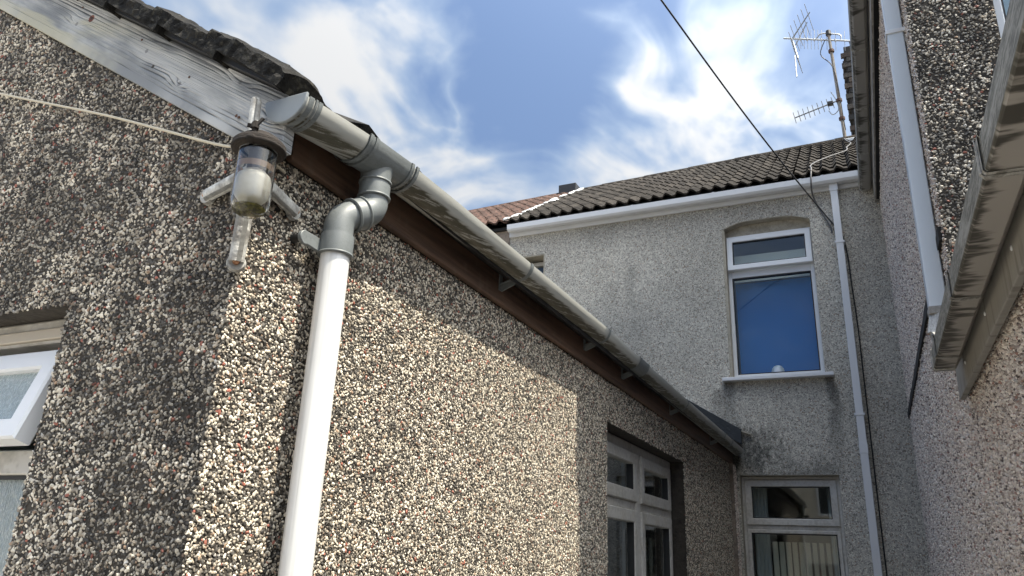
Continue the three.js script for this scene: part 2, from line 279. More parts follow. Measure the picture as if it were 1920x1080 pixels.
  const woodMap = dataTex(2048, 256, (u, v) => {
    const x = u * LB, b = woodBump(u, v), p1 = fbm(x * 4.2 + 3, v * 2.6, 4, 61), p2 = fbm(x * 11, v * 5, 4, 66);
    let c = mix3([.25, .262, .272], [.53, .535, .525], sst(.35, .68, p1 * .6 + p2 * .4));
    c = mix3(c, [.50, .475, .36], sst(.50, .66, fbm(x * 2.6 + 40, v * 3.2 + x * 1.5, 4, 71)) * .8 * sst(.7, 1.2, x + .3 * p2));
    let m = sst(.28, .62, b); c = mix3([.07, .076, .085], c, .10 + .90 * m);
    for (const [ku, kv] of knots) { const d = Math.hypot((x - ku), (v - kv) * .155); if (d < .006) c = mix3(c, [.11, .11, .115], .55); }
    for (const [ku, kv] of [[.075, .9], [.40, .84], [.56, .25], [.93, .5], [1.13, .77], [1.33, .3], [1.62, .7]]) { const d = Math.hypot(x - ku, (v - kv) * .155); if (d < .005) c = [.06, .05, .045]; else if (d < .011 && ku === .93) c = [.19, .06, .04]; }
    return c;
  }, true, false);
  const woodB = dataTex(2048, 256, (u, v) => woodBump(u, v), false, false);
  const bm = std([1, 1, 1], .78, { map: woodMap, bumpMap: woodB, bumpScale: .006 });
  const bargeGeo = (x0, x1, mirror) => {                                   // board lying along the slope; texture runs from the eave end
    const s = new THREE.Shape(); const yb = (x) => bargeLow(x), yt = (x) => 2.3793 + .628 * (-1.020 - x);
    s.moveTo(x1, 2.2507); s.lineTo(x1, yt(x1)); s.lineTo(x0, yt(x0)); s.lineTo(x0, yb(x0)); s.lineTo(-1.0569, 2.2507);
    const g = new THREE.ExtrudeGeometry(s, { depth: .026, bevelEnabled: true, bevelSize: .002, bevelThickness: .002, bevelSegments: 1 }); g.translate(0, 0, ZG - .018);
    const p = g.attributes.position, uv = g.attributes.uv, c = Math.cos(Math.atan(.628)), sn = Math.sin(Math.atan(.628));
    for (let i = 0; i < p.count; i++) { const dx = -1.004 - p.getX(i), dy = p.getY(i) - 2.232; uv.setXY(i, (dx * c + dy * sn) / LB, (dy * c - dx * sn) / .155 - .02); }
    if (mirror) { g.scale(-1, 1, 1); g.translate(2 * RX, 0, 0); const ix = g.index; for (let i = 0; i < p.count; i += 3) { for (const at of Object.values(g.attributes)) { const n = at.itemSize; for (let k = 0; k < n; k++) { const t = at.array[(i + 1) * n + k]; at.array[(i + 1) * n + k] = at.array[(i + 2) * n + k]; at.array[(i + 2) * n + k] = t; } } } }
    return g;
  };
  const bb = part('bargeboard', bargeGeo(RX + .003, -1.007), bm, ext, 'weathered grey bargeboard with flaking paint');
  part('bargeboard', bargeGeo(RX + .003, -1.007, true), bm, ext);
  const rust = std([.11, .055, .035], .75);
  M.rust = rust;
  part('nail', [rod([-1.1467, 2.3558, ZG + .006], [-1.0932, 2.3183, ZG + .05], .0022, .0022, 8), new THREE.SphereGeometry(.0055, 10, 6).scale(1, 1, .6).translate(-1.1486, 2.3577, ZG + .008)], rust, bb);
  const nailAt = (x, f) => [x, mix(bargeLow(x), 2.3793 + .628 * (-1.020 - x), f), ZG + .0105];
  for (const [x, f] of [[-1.03, .72], [-1.32, .55], [-1.52, .78], [-1.80, .85]]) part('nail', new THREE.CylinderGeometry(.003, .003, .002, 10).rotateX(Math.PI / 2).translate(...nailAt(x, f)), rust, bb);
  part('undercloak', (() => { const yt = (x) => 2.3793 + .628 * (-1.020 - x), s = new THREE.Shape([[-1.03, yt(-1.03) + .004], [-1.03, yt(-1.03) + .05], [RX, yt(RX) + .05], [RX, yt(RX) + .004]].map((p) => new THREE.Vector2(...p))); return new THREE.ExtrudeGeometry(s, { depth: .13, bevelEnabled: false }).translate(0, 0, ZG - .095); })(), M.black, ext);
  // fascia and soffit along the passage
  const fm = dataTex(1024, 64, (u, v) => { const x = u * 5.7, a = fbm(x * 2.2, v * 1.5, 4, 14), b = fbm(x * 30, v * 3, 3, 19); let c = mix3([.075, .042, .027], [.165, .095, .06], sst(.3, .7, a * .5 + .5 * fbm(x * 5, v * 14, 3, 27))); c = mix3(c, [.17, .12, .085], sst(.6, .8, b) * .35); return c; }, true, false);
  const fmat = std([1, 1, 1], .6, { map: fm, bumpMap: gritBump, bumpScale: .0008 });
  part('fascia', (() => { const g = box(XF - .0175, XF, 2.285, 2.385, ZB + .03, -1.094, .003), p = g.attributes.position, uv = g.attributes.uv; for (let i = 0; i < p.count; i++) uv.setXY(i, (-p.getZ(i) - 1.09) / 5.7, (p.getY(i) - 2.28) / .13); return g; })(), fmat, ext, 'brown painted fascia board under the gutter');

  // window in the side wall (local x = -z)
  const T = (g) => g.rotateY(Math.PI / 2).translate(XW - .085, 0, 0);
  const wn = part('window', T(frameGeo(3.337, 4.9031, 0.9858, 2.0893, .05, .06, 0)), M.upvcOld, ext, 'white plastic window with two openings and top vents');
  part('reveal', [box(XW - .195, XW - .006, 0.9839, 2.0912, -4.9125, -4.9055), box(XW - .195, XW - .006, 2.0917, 2.1006, -4.905, -3.3351)], M.reveal, wn);
  part('mullion', T(panel(rect(4.0914, 4.1665, 1.0336, 2.0415), [], .062, .004).translate(0, 0, .004)), M.upvcOld, wn);
  for (const [a0, b0] of [[3.3848, 4.0905], [4.1674, 4.8553]]) {
    part('transom', T(panel(rect(a0, b0, 1.7393, 1.7815), [], .05, .004)), M.upvcOld, wn);
    part('vent_sash', T(frameGeo(a0 + .003, b0 - .003, 1.7815, 2.0396, .062, .05, .014)), M.upvcOld, wn);
    part('casement', T(frameGeo(a0 + .003, b0 - .003, 1.0355, 1.7374, .062, .05, .014)), M.upvcOld, wn);
    part('gasket', T(frameGeo(a0 + .062, b0 - .062, 1.8369, 1.9842, .006, .04, .0085)), M.gasket, wn); part('gasket', T(frameGeo(a0 + .062, b0 - .062, 1.0909, 1.682, .006, .04, .0085)), M.gasket, wn);
    part('pane', T(panel(rect(a0 + .066, b0 - .066, 1.8406, 1.9805), [], .006).translate(0, 0, -.01)), M.glass, wn); part('pane', T(panel(rect(a0 + .066, b0 - .066, 1.0946, 1.6783), [], .006).translate(0, 0, -.01)), M.glass, wn);
  }
  part('sill', box(XW - .08, XW + .05, 0.9604, 0.9829, -4.8984, -3.3407, .004), M.upvcOld, wn);
  part('curtain', [box(XW - .34, XW - .325, 0.9839, 2.063, -4.8328, -4.6732), box(XW - .34, XW - .325, 0.9839, 2.063, -3.519, -3.3782)].concat([0, 1, 2, 3].map((k) => rod([XW - .318, 0.9839, -4.8234 + k * .045], [XW - .318, 2.063, -4.8234 + k * .045], .018, .018, 8))), std([.62, .66, .70], 0.937), wn);
  part('partition', box(-2.85, -2.75, 0, 2.35, -6.7, -1.4), M.roomWall, ext);

  // window in the gable, top sash ajar
  const wg = part('window', frameGeo(-2.5787, -1.5643, 0.9858, 1.9795, .058, .06, ZG - .07), M.upvcOld, ext, 'white window with patterned glass and its top sash ajar');
  part('head_trim', box(-2.5243, -1.6197, 1.927, 1.9551, ZG - .105, ZG - .06, .004), M.upvcBeige, wg);
  part('transom', box(-2.5243, -1.6197, 1.6201, 1.6745, ZG - .13, ZG - .066, .005), M.upvcOld, wg);
  part('mullion', box(-2.1208, -2.0645, 1.0308, 1.927, ZG - .13, ZG - .068, .005), M.upvcOld, wg);
  const rain = dataTex(512, 512, (u, v) => tileNoise(u * 3 % 1, v * .35, 48, 3, 5) * .7 + .3 * tileNoise(u, v, 32, 2, 8), false); rain.repeat.set(3, 3);
  M.obscure = new THREE.MeshPhysicalMaterial({ color: col(.88, 0.9651, 0.9745), transmission: .75, roughness: .28, ior: 1.5938, thickness: 0, bumpMap: rain, bumpScale: .01 });
  const swing = (g) => g.translate(0, -1.8988, -(ZG - .07)).rotateX(-17 * D).translate(0, 1.8988, ZG - .052);
  part('vent_sash', swing(frameGeo(-2.0598, -1.6234, 1.6783, 1.8988, .048, .045, ZG - .07)), M.upvc, wg, 'top sash swung open');
  part('pane', swing(panel(rect(-2.0157, -1.6675, 1.7224, 1.8547), [], .006).translate(0, 0, ZG - .088)), M.obscure, wg);
  part('vent_sash', frameGeo(-2.5224, -2.1227, 1.6783, 1.9251, .048, .045, ZG - .066), M.upvc, wg); part('pane', panel(rect(-2.4793, -2.1658, 1.7233, 1.8801), [], .006).translate(0, 0, ZG - .085), M.obscure, wg);
  for (const [a0, b0] of [[-2.5224, -2.1227], [-2.0626, -1.6206]]) { part('gasket', frameGeo(a0, b0, 1.0383, 1.6192, .008, .03, ZG - .075), M.gasket, wg); part('pane', panel(rect(a0 + .004, b0 - .004, 1.0421, 1.6154), [], .006).translate(0, 0, ZG - .085), M.obscure, wg); }
  part('sill', box(-2.5712, -1.5765, 0.9604, 0.9829, ZG - .07, ZG + .05, .004), M.upvcOld, wg);
}

// ================================================================ grey gutter and white downpipe on the extension
const greyPlastic = std([.185, .203, .208], .45, { map: gritTex([1, 1, 1], [.93, .93, .92], [.97, .97, .96], 51, 3) });
{
  const gt = thing('half_round_gutter', 'half-round grey gutter with grimy streaks running along the extension eaves', 'gutter', [-1.005, 2.3, -3.9]);
  const st = [[-.992, .0, 2.353], [-1.1, 0, 2.368], [-1.2, 0, 2.381], [-1.39, 0, 2.396], [-1.62, 0, 2.402], [-2.3, 0, 2.41], [-2.94, 0, 2.416], [-3.57, 0, 2.409], [-4.6, 0, 2.402], [-6.62, 0, 2.394]];
  const yAt = (z) => { for (let i = 1; i < st.length; i++) if (z >= st[i][0]) { const a = st[i - 1], b = st[i]; return mix(a[2], b[2], (z - a[0]) / (b[0] - a[0])); } return st[st.length - 1][2]; };
  const half = (r, d, t0 = -.05) => { const o = []; for (let i = 0; i <= 20; i++) { const a = Math.PI * i / 20; o.push([-.999 + r * Math.cos(a), -d * Math.sin(a) + (i === 0 || i === 20 ? .0 : 0)]); } return o; };
  const prof = (r, d, t) => [...half(r, d), [-.999 - r + t, .001], ...half(r - t, d - t).reverse(), [-.999 + r, .0]];
  const dense = []; for (let k = 0; k <= 90; k++) { const z = mix(-.994, -6.62, k / 90); dense.push([z, 0, yAt(z)]); }
  // the dirt: olive-black wisps on the underside; v runs from the outer rim (0) round to the wall side
  const L = 5.63;
  const dirtMap = dataTex(2048, 256, (u, v) => {
    const z = u * L + .99, t = v * 2.05;                                  // t: 0 outer rim .. 1 inner rim (outer skin)
    const p = fbm(z * 6, t * 4, 4, 7), q = fbm(z * 2.2, t * 2 + 5, 3, 8);
    let c = mix3([.33, .335, .312], [.45, .455, .43], q);
    const wisp = fbm(z * 34 + t * 22, t * 3.2 - z * 1.2, 4, 21), reach = fbm(z * 3.4, 1, 3, 22), sw = .5 + .5 * Math.sin(z * 95 + 7 * fbm(z * 8, t * 3, 2, 23) + t * 14);
    const band = sst(.17 + .10 * reach + .16 * (wisp - .5), .27 + .10 * reach + .10 * (wisp - .5), t) * (1 - sst(.42 + .22 * (wisp - .5) + .08 * reach, .56 + .2 * (wisp - .5), t));
    const near = z < 1.35 ? .75 : 1, curl = fbm(z * 70 + t * 60, t * 16 - z * 12, 4, 25), k = band * sst(.30, .62, wisp * .45 + curl * .55) * near * 1.15;
    c = mix3(c, mix3([.04, .038, .027], [.12, .11, .078], curl), Math.min(1, k * 1.9));
    if (t > .62 && t < 1) c = mix3(c, [.35, .33, .29], .5 * sst(.4, .7, p));
    return c;
  }, true, false);
  const gm = std([1, 1, 1], .48, { map: dirtMap });
  const g = sweepZ(prof(.050, .052, .003), dense); { const uv = g.attributes.uv; for (let i = 0; i < uv.count; i++) uv.setXY(i, (uv.getX(i) - .99) / L, uv.getY(i)); }
  part('channel', toCreasedNormals(g, .7), gm, gt);
  const collar = (z0, z1, r, d, t, m, name) => { const e = []; for (const z of [z0, z1]) e.push([z, 0, yAt(z) + .002]); return part(name, toCreasedNormals(sweepZ([...prof(r, d, t), [-.999 + r, 0]], e), .7), m, gt); };
  // stop end: a flat half-disc with a rim
  const disc = new THREE.Shape(half(.0522, .0545).map((p) => new THREE.Vector2(...p)));
  const cap = part('stop_end', new THREE.ExtrudeGeometry(disc, { depth: .004, bevelEnabled: true, bevelSize: .002, bevelThickness: .002, bevelSegments: 2, curveSegments: 20 }).translate(0, yAt(-.99) + .003, -.990), std([.27, .295, .31], .42), gt, 'grey half-disc stop end');
  for (const [z, w, r] of [[-.998, .014, .0522], [-1.016, .006, .0535], [-1.026, .012, .0522]]) { const k = collar(z, z - w, r, r + .0025, .003, greyPlastic, 'rim'); }
  // running outlet: wider trough, two end collars and a spout
  const rz = [-1.205, -1.39];
  const ro = collar(rz[0], rz[1], .0535, .056, .004, greyPlastic, 'running_outlet');
  for (const z of [rz[0] + .004, rz[0] - .018, rz[1] + .016, rz[1] - .006]) collar(z, z - .011, .0565, .059, .004, greyPlastic, 'rim');
  const CX = -.999, CZ = -1.308, pz = -1.229;
  part('spout', [lathe([[.050, .048], [.045, .030], [.0395, .014], [.0365, -.002], [.0355, -.03]], CX, 2.340, CZ, 28)], greyPlastic, gt);
  // brackets screwed to the fascia
  const br = (z, w = .022) => { const y = yAt(z); const b = collar(z + w / 2, z - w / 2, .0530, .0552, .003, greyPlastic, 'bracket');
    part('bracket_arm', [box(XF, XF + .004, y - .08, y - .01, z - .012, z + .012, .0015), bar([XF + .003, y - .075, z], [-1.012, y - .054, z], .02, .005), bar([XF + .004, y - .06, z], [-1.022, y - .048, z], .004, .02)], greyPlastic, gt); };
  for (const z of [-2.13, -2.97, -4.5, -5.75]) br(z);
  collar(-3.44, -3.60, .0530, .0552, .004, greyPlastic, 'union'); br(-3.52, .05); for (const z of [-3.445, -3.585]) collar(z, z - .012, .0555, .058, .004, greyPlastic, 'rim');
  collar(-6.05, -6.09, .0530, .0552, .004, greyPlastic, 'union');
  part('stop_end', new THREE.ExtrudeGeometry(disc, { depth: .004, bevelEnabled: false, curveSegments: 20 }).translate(0, 2.396, -6.63), greyPlastic, gt);

  const dp = thing('downpipe', 'round white downpipe with grey swan-neck bends, at the corner of the extension', 'downpipe', [-1.026, 0, -1.229]);
  const WP = std([.80, .81, .81], .3, { map: gritTex([1, 1, 1], [.95, .95, .94], [.97, .97, .96], 53, .7) });
  const px = -1.026, r = .0322;
  part('pipe', lathe([[r, .25], [r, 2.15], [r - .004, 2.15], [r - .004, .25]], px, 0, pz, 40), WP, dp, 'straight white pipe');
  const bend = (pts, rr = r) => new THREE.TubeGeometry(new THREE.CatmullRomCurve3(pts.map((p) => V(...p)), false, 'catmullrom', .5), 40, rr, 28);
  const ring = (c, dir, rr, t, h) => { const A = V(...c), n = V(...dir).normalize(), g = lathe([[rr, -h], [rr + t, -h + .001], [rr + t, h - .001], [rr, h]], 0, 0, 0, 36); g.applyQuaternion(new THREE.Quaternion().setFromUnitVectors(V(0, 1, 0), n)); return g.translate(...A.toArray()); };
  const bm2 = greyPlastic;
  const dirS = [-.30, -.47, .83];
  const up = part('upper_bend', [bend([[CX, 2.322, CZ], [CX, 2.275, CZ], [CX, 2.258, CZ + .001], [CX - .002, 2.243, CZ + .008], [CX - .007, 2.231, CZ + .022], [CX - .0125, 2.2215, CZ + .038]], .0345)], bm2, dp);
  part('socket', [ring([CX, 2.298, CZ], [0, 1, 0], .0352, .0015, .019), ring([CX, 2.318, CZ], [0, 1, 0], .0352, .0042, .003), ring([CX, 2.279, CZ], [0, 1, 0], .0352, .0042, .003)], bm2, up);
  const lo = part('lower_bend', [bend([[CX - .0085, 2.228, CZ + .027], [CX - .0155, 2.2165, CZ + .047], [CX - .021, 2.207, CZ + .062], [CX - .0255, 2.194, CZ + .0735], [px, 2.176, pz - .0005], [px, 2.15, pz], [px, 2.12, pz]], .0337)], bm2, dp);
  part('socket', [ring([CX - .0128, 2.2210, CZ + .039], dirS, .0352, .0022, .015), ring([CX - .0085, 2.228, CZ + .027], dirS, .0352, .0055, .0026), ring([CX - .0170, 2.2140, CZ + .0510], dirS, .0352, .0055, .0026)], bm2, lo);
  const clip = part('pipe_clip', [ring([px, 2.130, pz], [0, 1, 0], .0343, .003, .023), ring([px, 2.106, pz], [0, 1, 0], .0337, .0055, .003)], bm2, dp);
  part('lug', [(() => { const s = new THREE.Shape(); s.moveTo(0, -.014); s.lineTo(.042, -.012); s.absarc(.05, 0, .0145, -Math.PI / 2, Math.PI / 2); s.lineTo(0, .014); const h = new THREE.Path(); h.absarc(.051, 0, .0048, 0, 6.283, true); s.holes.push(h); const g = new THREE.ExtrudeGeometry(s, { depth: .007, bevelEnabled: true, bevelSize: .0015, bevelThickness: .0015, bevelSegments: 1 }); g.rotateY(-Math.PI / 2).translate(XW + .036, 2.122, pz + .028); return g; })()], bm2, clip);
  part('spacer', rod([XW, 2.122, pz + .079], [XW + .027, 2.122, pz + .079], .009, .009, 12), M.black, clip);
}

// ================================================================ corner lamp
{
  const lx = -1.036, lz = -.972, yR = 2.247;
  const lamp = thing('corner_lamp', 'rusty well-glass lamp with clouded jar on a peeling three-armed bracket at the corner', 'lamp', [lx, 2.03, lz]);
  const paint = std([1, 1, 1], .8, { map: gritTex([.58, .58, .55], [.26, .25, .23], [.66, .65, .61], 61, 5), bumpMap: gritBump, bumpScale: .003 });
  const iron = std([1, 1, 1], .85, { map: gritTex([.034, .026, .020], [.014, .012, .011], [.085, .045, .026], 63, 14), bumpMap: gritBump, bumpScale: .003 });
  const brightRust = std([1, 1, 1], .85, { map: gritTex([.42, .20, .09], [.16, .07, .035], [.5, .34, .2], 65, 20), bumpMap: gritBump, bumpScale: .003 });
  const hub = [-1.118, 2.245, -1.042];
  const flat = (a, b, w0, w1, t, n) => {                                    // tapered cast arm with a raised spine
    const A = V(...a), B = V(...b), d = B.clone().sub(A), L = d.length(); const g = new THREE.CylinderGeometry(w1, w0, L, 10, 6); g.scale(1, 1, t);
    const yv = d.normalize(), zv = V(...n).addScaledVector(yv, -V(...n).dot(yv)).normalize(), xv = yv.clone().cross(zv); g.applyMatrix4(new THREE.Matrix4().makeBasis(xv, yv, zv)); g.translate(...A.add(B).multiplyScalar(.5).toArray()); return metreUV(g); };
  const foot = (c, n, r) => { const g = new THREE.CylinderGeometry(r * .9, r, .012, 20); g.applyQuaternion(new THREE.Quaternion().setFromUnitVectors(V(0, 1, 0), V(...n).normalize())); return metreUV(g.translate(...c)); };
  const feet = [[[-1.262, 2.219, -1.0616], [0, 0, 1]], [[-1.1388, 2.223, -1.203], [1, 0, 0]], [[-1.142, 2.043, -1.062], [1, 0, 1]]];
  part('bracket_hub', [flat([-1.128, 2.18, -1.052], [-1.10, 2.30, -1.03], .024, .02, .8, [1, 0, 1]), flat(hub, [lx - .02, 2.262, lz - .02], .017, .014, 1, [0, 1, 0])], paint, lamp);
  for (const [c, n] of feet) {
    const arm = part('bracket_arm', [flat(hub, [c[0] + n[0] * .004, c[1], c[2] + n[2] * .004], .019, .0165, .75, n), foot(c, n, .0205)], paint, lamp);
    part('screw', foot([c[0] + n[0] * .0065, c[1], c[2] + n[2] * .0065], n, .008), brightRust, arm);
  }
  part('rod', [metreUV(rod([-1.110, 2.25, -1.02], [-1.116, 2.405, -1.016], .0115, .0115, 18)), metreUV(new THREE.SphereGeometry(.0115, 18, 8).translate(-1.116, 2.405, -1.016))], paint, lamp);
  part('rust_collar', rod([-1.111, 2.300, -1.02], [-1.1115, 2.318, -1.02], .019, .016, 16), brightRust, lamp);
  const ringG = lathe([[.036, yR - .010], [.050, yR - .010], [.0535, yR - .004], [.0535, yR + .005], [.050, yR + .0095], [.040, yR + .012], [.038, yR + .020], [.030, yR + .026], [.0, yR + .027]], lx, 0, lz, 40);
  const cap = part('cap', ringG, iron, lamp);
  part('clamp_ring', new THREE.TorusGeometry(.0505, .0045, 10, 44).rotateX(Math.PI / 2).translate(lx, yR - .005, lz), iron, lamp);
  // clamp bolt and wing nut at the front of the cap
  const fa = V(.42, 0, .9).normalize(), fx = lx + fa.x * .040, fz = lz + fa.z * .040;
  part('clamp_bolt', [rod([fx, yR - .012, fz], [fx, yR + .038, fz], .005, .005, 10), new THREE.SphereGeometry(.0095, 12, 8).scale(1.15, .8, 1.15).translate(fx + fa.x * .008, yR - .004, fz + fa.z * .008), rod([fx, yR + .022, fz], [fx, yR + .034, fz], .009, .008, 6)], iron, cap);
  part('wing_nut', [bar([fx, yR + .026, fz], [fx + .013, yR + .046, fz - .006], .009, .0035), bar([fx, yR + .026, fz], [fx - .014, yR + .030, fz + .006], .009, .0035)], iron, cap);
  part('nut', rod([fx - .006, yR + .03, fz - .008], [fx - .006, yR + .044, fz - .008], .0065, .0065, 6), std([.42, .42, .40], .5), cap);
  // glass jar, open at the top, wall of 3 mm
  const gr = .0385, y0 = 2.092, prof = []; for (let i = 0; i <= 14; i++) { const a = Math.PI / 2 * (1 - i / 14); prof.push([gr * Math.cos(a), y0 + .034 - .034 * Math.sin(a)]); }
  const outer = [...prof, [gr, yR - .012], [gr - .0025, yR - .012]]; const inner = prof.slice().reverse().map(([x, y]) => [Math.max(0, x * .93), y + .0028 * (x < .01 ? 1 : 1)]);
  part('glass_jar', lathe([...outer, ...inner], lx, 0, lz, 48), new THREE.MeshPhysicalMaterial({ color: col(.98, .985, .97), transmission: 1, roughness: .05, ior: 1.47, thickness: .003 }), lamp);
  const film = dataTex(256, 256, (u, v) => { const a = tileNoise(u, v, 8, 5, 71); return mix3([.66, .63, .55], [.86, .85, .80], a); }, true);
  part('frosted_bulb', lathe([[0, 2.118], [.012, 2.1192], [.023, 2.125], [.032, 2.135], [.0348, 2.149], [.0346, 2.168], [.031, 2.181], [.023, 2.189], [.016, 2.195], [.0145, 2.20]], lx, 0, lz, 36), new THREE.MeshPhysicalMaterial({ map: film, roughness: .45, transmission: .25, thickness: 0 }), lamp);
  part('bulb_holder', lathe([[.0, 2.188], [.016, 2.188], [.018, 2.20], [.018, 2.232], [.028, 2.236]], lx, 0, lz, 24), std([.10, .10, .11], .6), lamp);
  part('stain_band', lathe([[.0346, 2.192], [.0354, 2.205]], lx, 0, lz, 40), new THREE.MeshPhysicalMaterial({ color: col(.50, .36, .27), transmission: .55, roughness: .8, thickness: 0 }), lamp);
  // sediment and moss in the bottom
  part('sediment', (() => { const g = lathe([[0, 2.0952], [.010, 2.0962], [.020, 2.0992], [.0275, 2.105], [.031, 2.112], [.026, 2.1145], [.012, 2.1175], [0, 2.1165]], lx, 0, lz, 40), p = g.attributes.position; for (let i = 0; i < p.count; i++) if (p.getY(i) > 2.1105) p.setY(i, p.getY(i) + .006 * (fbm(p.getX(i) * 160, p.getZ(i) * 160, 3, 4) - .5)); g.computeVertexNormals(); return g; })(), std([1, 1, 1], .95, { map: gritTex([.20, .175, .03], [.07, .062, .012], [.30, .24, .08], 67, 6), bumpMap: gritBump, bumpScale: .006 }), lamp);
  lamp.scale.setScalar(.92); lamp.position.add(V(.057, -.030, .053));                                  // the whole lamp sits on the corner of the two walls
  // cable that runs along the gable to the lamp
  const cable = new THREE.Mesh(tube([[-2.58, 2.842, ZG + .012], [-2.071, 2.641, ZG + .012], [-1.83, 2.55, ZG + .014], [-1.585, 2.459, ZG + .012], [-1.361, 2.367, ZG + .013], [-1.173, 2.290, ZG + .012], [-1.098, 2.266, ZG + .014], [-1.072, 2.256, -.995], [-1.072, 2.256, -1.032], [-1.074, 2.252, -1.09]], .0032, 90, 8), std([.60, .54, .42], .6));
  cable.name = 'cream_cable'; cable.userData = { label: 'thin cream cable clipped across the gable wall to the corner lamp', category: 'cable' }; cable.castShadow = cable.receiveShadow = true; scene.add(cable);
}

// ================================================================ house at the back
const house = thing('terraced_house', 'two-storey pebbledashed terraced house across the end of the passage, dark tiled roof', 'building', [-1.5, 0, -8]);
{
  const arch = [[-1.053, 3.045], [-1.053, 4.50]]; for (let i = 1; i < 10; i++) { const t = i / 10; arch.push([mix(-1.053, -.261, t), 4.50 + .062 * Math.min(1, 4 * t * (1 - t) * 1.35)]); } arch.push([-.261, 4.50], [-.261, 3.045]);
  const wallGeo = panel(rect(-3.30, .45, 0, 4.86), [arch, hrect(-1.026, -.238, .9, 2.202), hrect(-3.29, -2.884, 3.4, 4.506).map((p) => [p[0] === -3.29 ? -3.25 : p[0], p[1]])], .25).translate(0, 0, ZB);
  // pebbledash colour and relief with the stains of this wall, one texture for the whole face
  const W = 2048, H = 2048, x0 = -3.30, wx = 3.75, y0 = 1.0, wy = 3.87, cell = .0088;
  const hgt = new Float32Array(W * H);
  const wisp = (x, y, s) => fbm(x * 9, y * 2.2, 4, s);
  const stain = (x, y) => {
    let d = 0; const n = wisp(x, y, 201), m = fbm(x * 14, y * 14, 4, 205);
    const streak = (cx, w, top, len, k) => { if (y > top) return; const t = (top - y) / len; if (t > 1) return; const e = Math.abs(x - cx - (fbm(y * 5, cx * 9, 2, 3) - .5) * .05) / (w * (1 + t * .8)); d = Math.max(d, k * (1 - sst(.25, 1.05, e + (m - .5) * .8)) * (1 - t) ** .7); };
    streak(-.215, .055, 3.03, .80, .72); streak(-1.075, .06, 3.03, .55, .6); streak(-1.15, .10, 2.95, .7, .35); streak(-.70, .10, 2.5, .5, .2); streak(-1.95, .07, 4.25, .8, .28); streak(-2.15, .10, 4.1, .6, .18);
    const m2 = fbm(x * 45, y * 30, 4, 209), q = Math.hypot((x + 1.05) / .50, (y - 2.38) / .34); d = Math.max(d, .9 * (1 - sst(.2, 1.1, q + (m2 - .5) * .75 + (n - .5) * .5)));
    const b = (y - 2.2) / .16; if (b > -.3) d = Math.max(d, .5 * (1 - sst(.1, 1.3, b + (m2 - .5) * 1.4)) * (1 - sst(-.3, -.1, x)));
    const low = sst(.45, .75, fbm(x * 1.6 + 3, y * 1.2, 4, 220)); d = Math.max(d, low * .22);
    const lowR = sst(3.1, 1.2, y) ; return d;
  };
  const map = dataTex(W, H, (u, v, i, j) => {
    const x = x0 + u * wx, y = y0 + v * wy, gx = x / cell, gy = y / cell, xi = Math.floor(gx), yi = Math.floor(gy); let f1 = 9, f2 = 9, id = 0;
    for (let b = -1; b <= 1; b++) for (let a = -1; a <= 1; a++) { const cx = xi + a, cy = yi + b, px = cx + hash(cx, cy, 1), py = cy + hash(cx, cy, 2), d = (px - gx) ** 2 + (py - gy) ** 2; if (d < f1) { f2 = f1; f1 = d; id = hash(cx, cy, 7); } else if (d < f2) f2 = d; }
    f1 = Math.sqrt(f1); f2 = Math.sqrt(f2); const st = sst(.03, .28, f2 - f1); hgt[j * W + i] = st * (.75 + .25 * (1 - f1)) * (.55 + .45 * hash(Math.floor(id * 1e6), 3, 3));
    let c = pick(PAL.back, id); const l = .82 + .36 * ((id * 977) % 1); c = mix3([.22, .205, .18], [c[0] * l, c[1] * l, c[2] * l], .2 + .8 * st);
    const mott = .80 + .4 * fbm(x * 55, y * 55, 2, 301); const big = .92 + .16 * fbm(x * 2.2, y * 2.2, 3, 303);
    const s = stain(x, y); c = [c[0] * mott * big, c[1] * mott * big, c[2] * mott * big]; const dirt = [.022, .024, .021]; return mix3(c, dirt, Math.min(.97, s * 1.12) * (.78 + .22 * (1 - st)));
  }, true, false);
  const bmp = dataTex(W, H, (u, v, i, j) => hgt[j * W + i], false, false);
  { const uv = wallGeo.attributes.uv, p = wallGeo.attributes.position, n = wallGeo.attributes.normal; for (let i = 0; i < uv.count; i++) uv.setXY(i, (p.getX(i) - x0) / wx, (p.getY(i) - y0) / wy); }
  part('wall', wallGeo, std([1, 1, 1], .9, { map, bumpMap: bmp, bumpScale: .006 }), house);
  part('rear_wall', box(-3.30, 5, 0, 4.86, -11.4, -11.2), M.mortarRight, house);
  part('party_wall', box(-3.30, -3.1, 0, 4.86, -11.2, ZB - .25), M.roomWall, house);
  part('floor', box(-3.1, .4, 2.45, 2.6, -11.2, ZB - .25), M.roomWall, house); part('ceiling', box(-3.1, .4, 4.7, 4.84, -11.2, ZB - .25), M.roomWall, house);
  part('inner_wall', box(-3.1, .4, 0, 4.7, -9.2, -9.1), M.roomWall, house);

  // upper window
  const zf = ZB - .075;
  const archLine = arch.slice(1, -1);
  const revealTop = (() => { const s = new THREE.Shape(); archLine.forEach((p, i) => i ? s.lineTo(p[0], p[1]) : s.moveTo(p[0], p[1])); archLine.slice().reverse().forEach((p) => s.lineTo(p[0], p[1] - .006)); return new THREE.ExtrudeGeometry(s, { depth: .134, bevelEnabled: false }).translate(0, 0, ZB - .136); })();
  const infill = (() => { const s = new THREE.Shape(); s.moveTo(-1.029, 4.446); archLine.forEach((p) => s.lineTo(Math.max(p[0], -1.029), p[1] - .004)); s.lineTo(-.263, 4.446); return new THREE.ExtrudeGeometry(s, { depth: .03, bevelEnabled: false }).translate(0, 0, ZB - .12); })();
  const wu = part('window', frameGeo(-1.028, -.263, 3.058, 4.445, .035, .06, zf), M.upvc, house, 'upper window, top vent ajar over one large pane');
